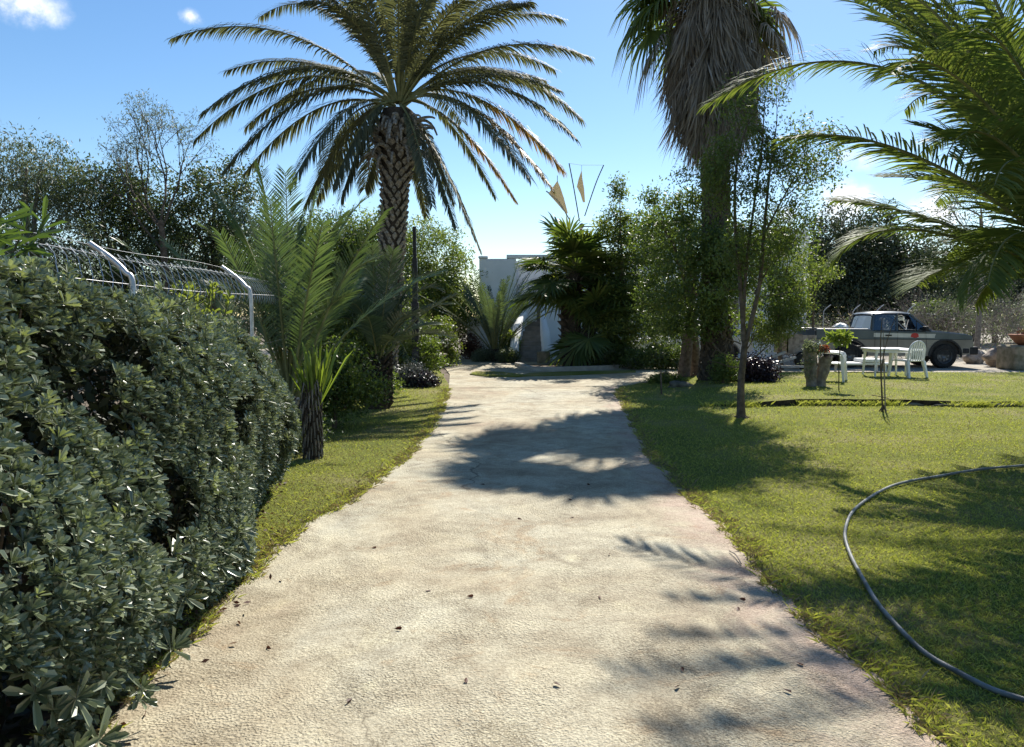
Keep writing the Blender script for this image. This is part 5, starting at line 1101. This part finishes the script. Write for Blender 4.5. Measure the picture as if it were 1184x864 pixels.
mb = MB(); crown(mb, [(W(969, 391, c[1]), (.22, .15, .09))], 26, 12, .04, .11, .05, 0, shape=2); mb.build('foliage', M['yucca'], yl_)

# ------------------------------------------------------------------ pickup truck
def wheel(parent, x, y, r, wd, side):
    mb = MB(); prof = [(r*.62, -wd/2), (r*.93, -wd/2), (r, -wd*.36), (r, wd*.36), (r*.93, wd/2), (r*.62, wd/2)]; a = 40
    def lat(prof, mat, mb):
        k0 = len(mb.V); lathe(mb, prof, (0, 0, 0), a, mat); v = mb.V[k0]; mb.V[k0] = np.stack([v[:, 0]+x, v[:, 2]+y, v[:, 1]+r], 1)
    wl = None
    lat(prof, 0, mb)
    for q in range(30):   # tread blocks
        t_ = q/30*2*np.pi; ct, st = math.cos(t_), math.sin(t_); tube(mb, [(x+r*ct, y-wd*.36, r+r*st), (x+r*ct, y+wd*.36, r+r*st)], .013, 4)
    ty = mb.build('wheel', M['rubber'], parent, False)
    mb = MB(); s = side; lat([(0, s*wd*.18), (r*.18, s*wd*.30), (r*.22, s*wd*.2), (r*.5, s*wd*.12), (r*.6, s*wd*.42), (r*.64, s*wd*.5)], 0, mb)
    for q in range(8):
        t_ = q/8*2*np.pi; mb2 = (x+r*.36*math.cos(t_), y+s*wd*.2, r+r*.36*math.sin(t_)); tube(mb, [mb2, (mb2[0], mb2[1]+s*.02, mb2[2])], .03, 8)
    mb.build('rim', M['alloy'], ty, False)
def arch(cx, r, n=12, a0=180, a1=0, z0=.35):
    return [(cx+r*math.cos(R(a)), z0+r*math.sin(R(a))) for a in np.linspace(a0, a1, n)]
def side_panels(mb, poly, y0, y1, mat=0): prism(mb, poly, 'y', y0, y1, mat)
def pickup(loc, rz):
    t = thing('pickup_truck', 'two tone dark pickup truck with silver side stripe parked behind the lawn', 'pickup truck', loc, rz)
    WH, FW, RW, r = .83, 1.45, -1.32, .36
    # lower body silhouette (x forward)
    low = [(-2.35, .52), (-2.35, .98)]+[(2.18, .98), (2.24, .90), (2.26, .62), (2.16, .42), (1.98, .40)][:0]
    bodyl = [(-2.35, .50), (-2.35, .86), (2.24, .84), (2.27, .60), (2.22, .42)]+arch(FW, .44, 14, 0, 180, .38)+[(.9, .36), (-.8, .36)]+arch(RW, .44, 14, 0, 180, .38)+[(-1.85, .42)]
    upper = [(-2.35, .865), (-2.35, 1.14), (-.72, 1.14), (-.70, 1.12), (.98, 1.10), (1.2, 1.08), (2.10, 1.0), (2.22, .95), (2.24, .845)]
    mb = MB()
    for s in (-1, 1): side_panels(mb, bodyl, s*WH-.04*s if s > 0 else -WH, s*WH if s > 0 else -WH+.04)
    o = mb.build('lower_body', M['paintgrey'], t, False)
    mb = MB()
    for s in (-1, 1): side_panels(mb, upper, (s*(WH-.002)-.05) if s > 0 else -(WH-.002), (s*(WH-.002)) if s > 0 else -(WH-.002)+.05)
    bevel(mb.build('upper_body', M['paintblue'], t, False), .012, 2)
    mb = MB()  # chassis, floor, firewall, tailgate
    box(mb, (-2.3, -WH+.045, .40), (2.2, WH-.045, .56)); box(mb, (.95, -WH+.055, .57), (2.2, WH-.055, .84)); mb.build('chassis', M['blackplastic'], t, False)
    mb = MB(); V_ = []
    hood = [(.92, 1.12), (1.3, 1.105), (2.06, 1.02), (2.20, .96), (2.24, .86), (.92, .86)]; prism(mb, hood, 'y', -WH+.06, WH-.06); bevel(mb.build('bonnet', M['paintblue'], t, False), .02, 3)
    # cargo bed
    mb = MB(); box(mb, (-2.3, -WH+.06, .60), (-.75, WH-.06, .66)); box(mb, (-.75, -WH+.06, .57), (-.70, WH-.06, 1.12)); bd = mb.build('bed', M['blackplastic'], t, False)
    mb = MB(); box(mb, (-2.37, -WH+.06, .60), (-2.32, WH-.06, 1.13)); mb.build('tailgate', M['paintblue'], t, False)
    mb = MB()
    for s in (-1, 1): tube(mb, [(-2.33, s*(WH-.03), 1.16), (-.75, s*(WH-.03), 1.16)], .02, 8)
    mb.build('bed_rail', M['silver'], t, False)
    # cab frame (roof and pillars): slanted sides
    zt = 1.665; wi = .66
    def P3(x, z, s): f = (z-1.1)/(zt-1.1); return np.array([x, s*(WH-.02-(WH-.02-wi)*f), z])
    mb = MB()
    pill = [((-.70, 1.1), (-.62, 1.62)), ((.02, 1.1), (.06, 1.63)), ((1.02, 1.1), (.42, 1.62))]
    for s in (-1, 1):
        for a, b in pill: tube(mb, [P3(*a, s), P3(*b, s)], .032, 6)
    # roof
    rp_ = [(-.68, 1.60), (-.60, 1.655), (-.3, 1.68), (.2, 1.68), (.42, 1.655), (.5, 1.60)]; V_ = []
    for (x, z) in rp_:
        for yv, dz in ((-wi-.03, -.05), (-wi+.05, 0), (0, .015), (wi-.05, 0), (wi+.03, -.05)): V_.append((x, yv, z+dz))
    i = np.arange(5)[:, None]*5; j = np.arange(4)[None]; mb.add(V_, np.stack([i+j, i+j+1, i+5+j+1, i+5+j], -1).reshape(-1, 4))
    V2_ = np.array(V_)-[0, 0, .04]; mb.add(V2_, np.stack([i+j, i+5+j, i+5+j+1, i+j+1], -1).reshape(-1, 4))
    mb.build('cab', M['paintblue'], t, False, smooth=True)
    def pane(pts, name='window'):
        mb = MB(); P = np.array(pts); mb.add(P, [tuple(range(len(P)))]); mb.build(name, M['glass'], t, False)
    for s in (-1, 1):
        e = .004*s
        pane([P3(-.66, 1.13, s)+[0, e, 0], P3(-.02, 1.13, s)+[0, e, 0], P3(.02, 1.60, s)+[0, e, 0], P3(-.58, 1.60, s)+[0, e, 0]])
        if s > 0 or True: pane([P3(.62, 1.12, s)+[0, e, 0], P3(.98, 1.12, s)+[0, e, 0], P3(.46, 1.58, s)+[0, e, 0], P3(.40, 1.58, s)+[0, e, 0]])
        mb = MB(); tube(mb, [P3(.60, 1.12, s), P3(.62, 1.42, s)], .014, 5); mb.build('window_bar', M['blackplastic'], t, False)
    pane([(1.04, -.74, 1.12), (1.04, .74, 1.12), (.45, .62, 1.62), (.45, -.62, 1.62)], 'windscreen')
    pane([(-.72, -.70, 1.15), (-.72, .70, 1.15), (-.64, .60, 1.58), (-.64, -.60, 1.58)], 'rear_window')
    # seats, steering wheel
    for s in (-.38, .38):
        mb = MB(); box(mb, (-.35, s-.24, .75), (.15, s+.24, .95)); box(mb, (-.45, s-.23, .9), (-.3, s+.23, 1.42)); box(mb, (-.45, s-.11, 1.43), (-.34, s+.11, 1.58)); bevel(mb.build('seat', M['seat'], t, False), .03, 2)
    mb = MB(); a = np.linspace(0, 2*np.pi, 20); tube(mb, np.stack([.52+.06*np.sin(a), .38+.18*np.cos(a), 1.13+.17*np.sin(a)], 1), .014, 6); tube(mb, [(.52, .38, 1.13), (.75, .38, 1.0)], .02, 6); mb.build('steering_wheel', M['blackplastic'], t, False)
    mb = MB(); box(mb, (.72, -.75, .85), (.98, .75, 1.12)); mb.build('dashboard', M['blackplastic'], t, False)
    # doors lines, handle, stripe, sticker, mirror
    for s in (-1, 1):
        f = s*WH; g = .004*s
        mb = MB(); P_ = [(-.62, .48), (-.62, 1.09), (.0, 1.09), (.86, 1.08), (.90, .62), (.80, .48)]; 
        for a, b in zip(P_, P_[1:]+P_[:1]): tube(mb, [(a[0], f+g*.2, a[1]), (b[0], f+g*.2, b[1])], .006, 4)
        tube(mb, [(.04, f+g*.2, .48), (.04, f+g*.2, 1.09)], .006, 4)
        dr = mb.build('door', M['blackplastic'], t, False)
        for x in (-.12,): mb = MB(); box(mb, (x-.20, f if s > 0 else f-.025, .955), (x-.02, f+.025 if s > 0 else f, 1.0)); mb.build('handle', M['blackplastic'], dr, False)
        mb = MB(); y0, y1 = sorted((f+.0005*s, f+.004*s)); prism(mb, [(-.66, .93), (1.12, .90), (1.15, 1.02), (-.66, 1.05)], 'y', y0, y1); mb.build('stripe', M['silver'], t, False)
        mb = MB(); y0, y1 = sorted((f+.0045*s, f+.007*s)); prism(mb, [(.42, .93), (.56, .90), (.66, .93), (.64, 1.02), (.54, 1.05), (.44, 1.02)], 'y', y0, y1); mb.build('sticker', M['red'], t, False)
        mb = MB(); y0, y1 = sorted((f-.005*s, f+.03*s)); prism(mb, arch(FW, .49, 16, -5, 185, .38)+arch(FW, .44, 16, 185, -5, .38), 'y', y0, y1); mb.build('wheel_arch', M['blackplastic'], t, False)
        mb = MB(); prism(mb, arch(RW, .49, 16, -5, 185, .38)+arch(RW, .44, 16, 185, -5, .38), 'y', y0, y1); mb.build('wheel_arch', M['blackplastic'], t, False)
        mb = MB(); c_ = np.array([.80, s*(WH+.10), 1.18]); box(mb, c_-[.05, .09, .07], c_+[.05, .09, .07]); box(mb, (.80, min(s*(WH-.03), c_[1]), 1.11), (.84, max(s*(WH-.03), c_[1]), 1.14)); bevel(mb.build('mirror', M['blackplastic'], t, False), .02, 2)
        wheel(t, FW, s*(WH-.12), r, .22, s); wheel(t, RW, s*(WH-.12), r, .22, s)
        mb = MB(); y0, y1 = sorted((s*.45, s*(WH-.07))); box(mb, (2.21, y0, .72), (2.275, y1, .86)); mb.build('headlight', M['clear'], t, False)
        mb = MB(); y0, y1 = sorted((s*(WH-.22), s*(WH-.062))); box(mb, (-2.40, y0, .72), (-2.36, y1, .95)); mb.build('tail_light', M['red'], t, False)
    mb = MB(); box(mb, (2.15, -WH-.01, .40), (2.42, WH+.01, .64)); box(mb, (1.95, -WH-.015, .43), (2.16, WH+.015, .60)); bevel(mb.build('bumper', M['blackplastic'], t, False), .04, 3)
    mb = MB(); box(mb, (2.2, -.44, .72), (2.262, .44, .88)); mb.build('grille', M['blackplastic'], t, False)
    # load in the bed
    return t
tz0 = gpt(1021, 23.0, .01); pk = pickup(tz0, R(-2))
# load in the bed: separate things
def plank(label, a, b, w_=.06, th=.03, m='wood'):
    a = np.array(a, float); b = np.array(b, float); d = nrm(b-a); s = nrm(np.cross(d, [0, 0, 1.])); u = np.cross(s, d); mb = MB(); V_ = []
    for p in (a, b):
        for x, y_ in ((-1, -1), (1, -1), (1, 1), (-1, 1)): V_.append(p+s*x*w_+u*y_*th)
    mb.add(V_, np.array([(3, 2, 1, 0), (4, 5, 6, 7), (0, 1, 5, 4), (1, 2, 6, 5), (2, 3, 7, 6), (3, 0, 4, 7)])); o = mb.build('plank', M[m]); tag(o, label, 'plank'); return o
plank('pale plank lying along the top of the pickup bed', W(925, 380, 22.8), W(985, 379, 22.8), .12, .02)
sk = thing('sack', 'crumpled white sack on the load of the pickup bed', 'sack', W(972, 378, 22.6)); mb = MB(); lathe(mb, [(0, -.08), (.2, -.08), (.24, 0), (.15, .07), (.05, .12), (0, .12)], W(972, 378, 22.7), 14, wob=.12); mb.build('cloth', M['plastic'], sk)
# junk heap left of the truck
jk = thing('trailer', 'rusty small box trailer with junk left of the pickup truck', 'trailer', gpt(925, 22.2)); c = gpt(922, 22.2); mb = MB()
box(mb, (c[0]-.45, 21.8, .45), (c[0]+.4, 22.9, .50)); box(mb, (c[0]-.45, 21.8, .5), (c[0]-.42, 22.9, 1.05)); box(mb, (c[0]-.45, 21.8, .5), (c[0]+.4, 21.83, 1.0)); box(mb, (c[0]-.45, 22.87, .5), (c[0]+.4, 22.9, 1.0)); mb.build('body', M['wood'], jk)
mb = MB(); k0 = 0; lathe(mb, [(.10, -.08), (.24, -.08), (.27, 0), (.24, .08), (.10, .08)], (0, 0, 0), 20); v = mb.V[0]; mb.V[0] = np.stack([v[:, 0]+c[0], v[:, 2]+21.7, v[:, 1]+.27], 1); mb.build('wheel', M['rubber'], jk)
for a, b, l in (((893, 413), (908, 407), 'short pale plank leaning behind the dark purple bush'), ((900, 419), (920, 413), 'longer pale plank lying by the trailer'), ((898, 424), (935, 424), 'long pale board on the ground at the lawn edge')):
    plank(l, W(*a, 20.8), W(*b, 20.8), .05, .03, 'kerb')
brush('heap of dry prunings piled behind the pickup bed', 935, 24.6, .6, 1.15, 22, depth=3)
# far fence with cranked posts
ff = thing('mesh_fence', 'far chain link fence with bent post tops behind the pickup', 'fence', gpt(1000, 26)); mb = MB()
for px in (925, 951, 985, 1012, 1048):
    mb = MB(); b = gpt(px, 26); tube(mb, smooth_path([b, b+[0, 0, 1.5], b+[.03, 0, 1.75], b+[.25, 0, 1.95]], 14), .014, 6); mb.build('post', M['galv'], ff)
mb = MB(); mesh_panel(mb, gpt(925, 26), gpt(1110, 26), .1, 1.7, .12, .003); mb.build('mesh', M['galv'], ff)

# ------------------------------------------------------------------ pale car behind the garden tree
def car(loc, rz):
    t = thing('parked_car', 'pale parked car half hidden behind the garden trees', 'car', loc, rz); WH = .82
    mb = MB(); low = [(-2.0, .35), (-2.08, .55), (-2.02, .85), (-1.5, .92), (.9, .92), (1.7, .82), (2.02, .68), (2.05, .40)]+arch(1.25, .36, 10, 0, 180, .32)+arch(-1.25, .36, 10, 0, 180, .32)
    prism(mb, low, 'y', -WH, WH); bevel(mb.build('body', M['carwhite'], t, False), .04, 3)
    prof = [(-1.75, .92), (-1.35, 1.38), (.15, 1.42), (.95, .92)]; wi = .62; V_ = []
    for x, z in prof:
        f = 0 if z < 1 else 1; yw = WH-.04 if f == 0 else wi; V_ += [(x, -yw, z), (x, yw, z)]
    mb = MB(); mb.add(V_, np.array([(0, 1, 3, 2), (4, 5, 7, 6), (0, 2, 4, 6), (1, 7, 5, 3)])); mb.build('window', M['darkwin'], t, False)
    mb = MB(); box(mb, (-1.38, -wi-.01, 1.385), (.18, wi+.01, 1.44)); bevel(mb.build('roof', M['carwhite'], t, False), .02, 3)
    mb = MB()
    for s in (-1, 1):
        for (x0, z0), (x1, z1) in (((-1.75, .92), (-1.35, 1.38)), ((-.45, .92), (-.45, 1.40)), ((.95, .92), (.15, 1.42))):
            tube(mb, [(x0, s*(WH-.03), z0), (x1, s*(wi+.005), z1)], .03, 6)
    mb.build('pillar', M['carwhite'], t, False)
    for s in (-1, 1):
        for x in (1.25, -1.25): wheel(t, x, s*(WH-.1), .31, .18, s)
        mb = MB(); y0, y1 = sorted((s*.45, s*.74)); box(mb, (1.98, y0, .58), (2.06, y1, .70)); mb.build('headlight', M['clear'], t, False)
car(gpt(790, 24.6, .01), R(-170))
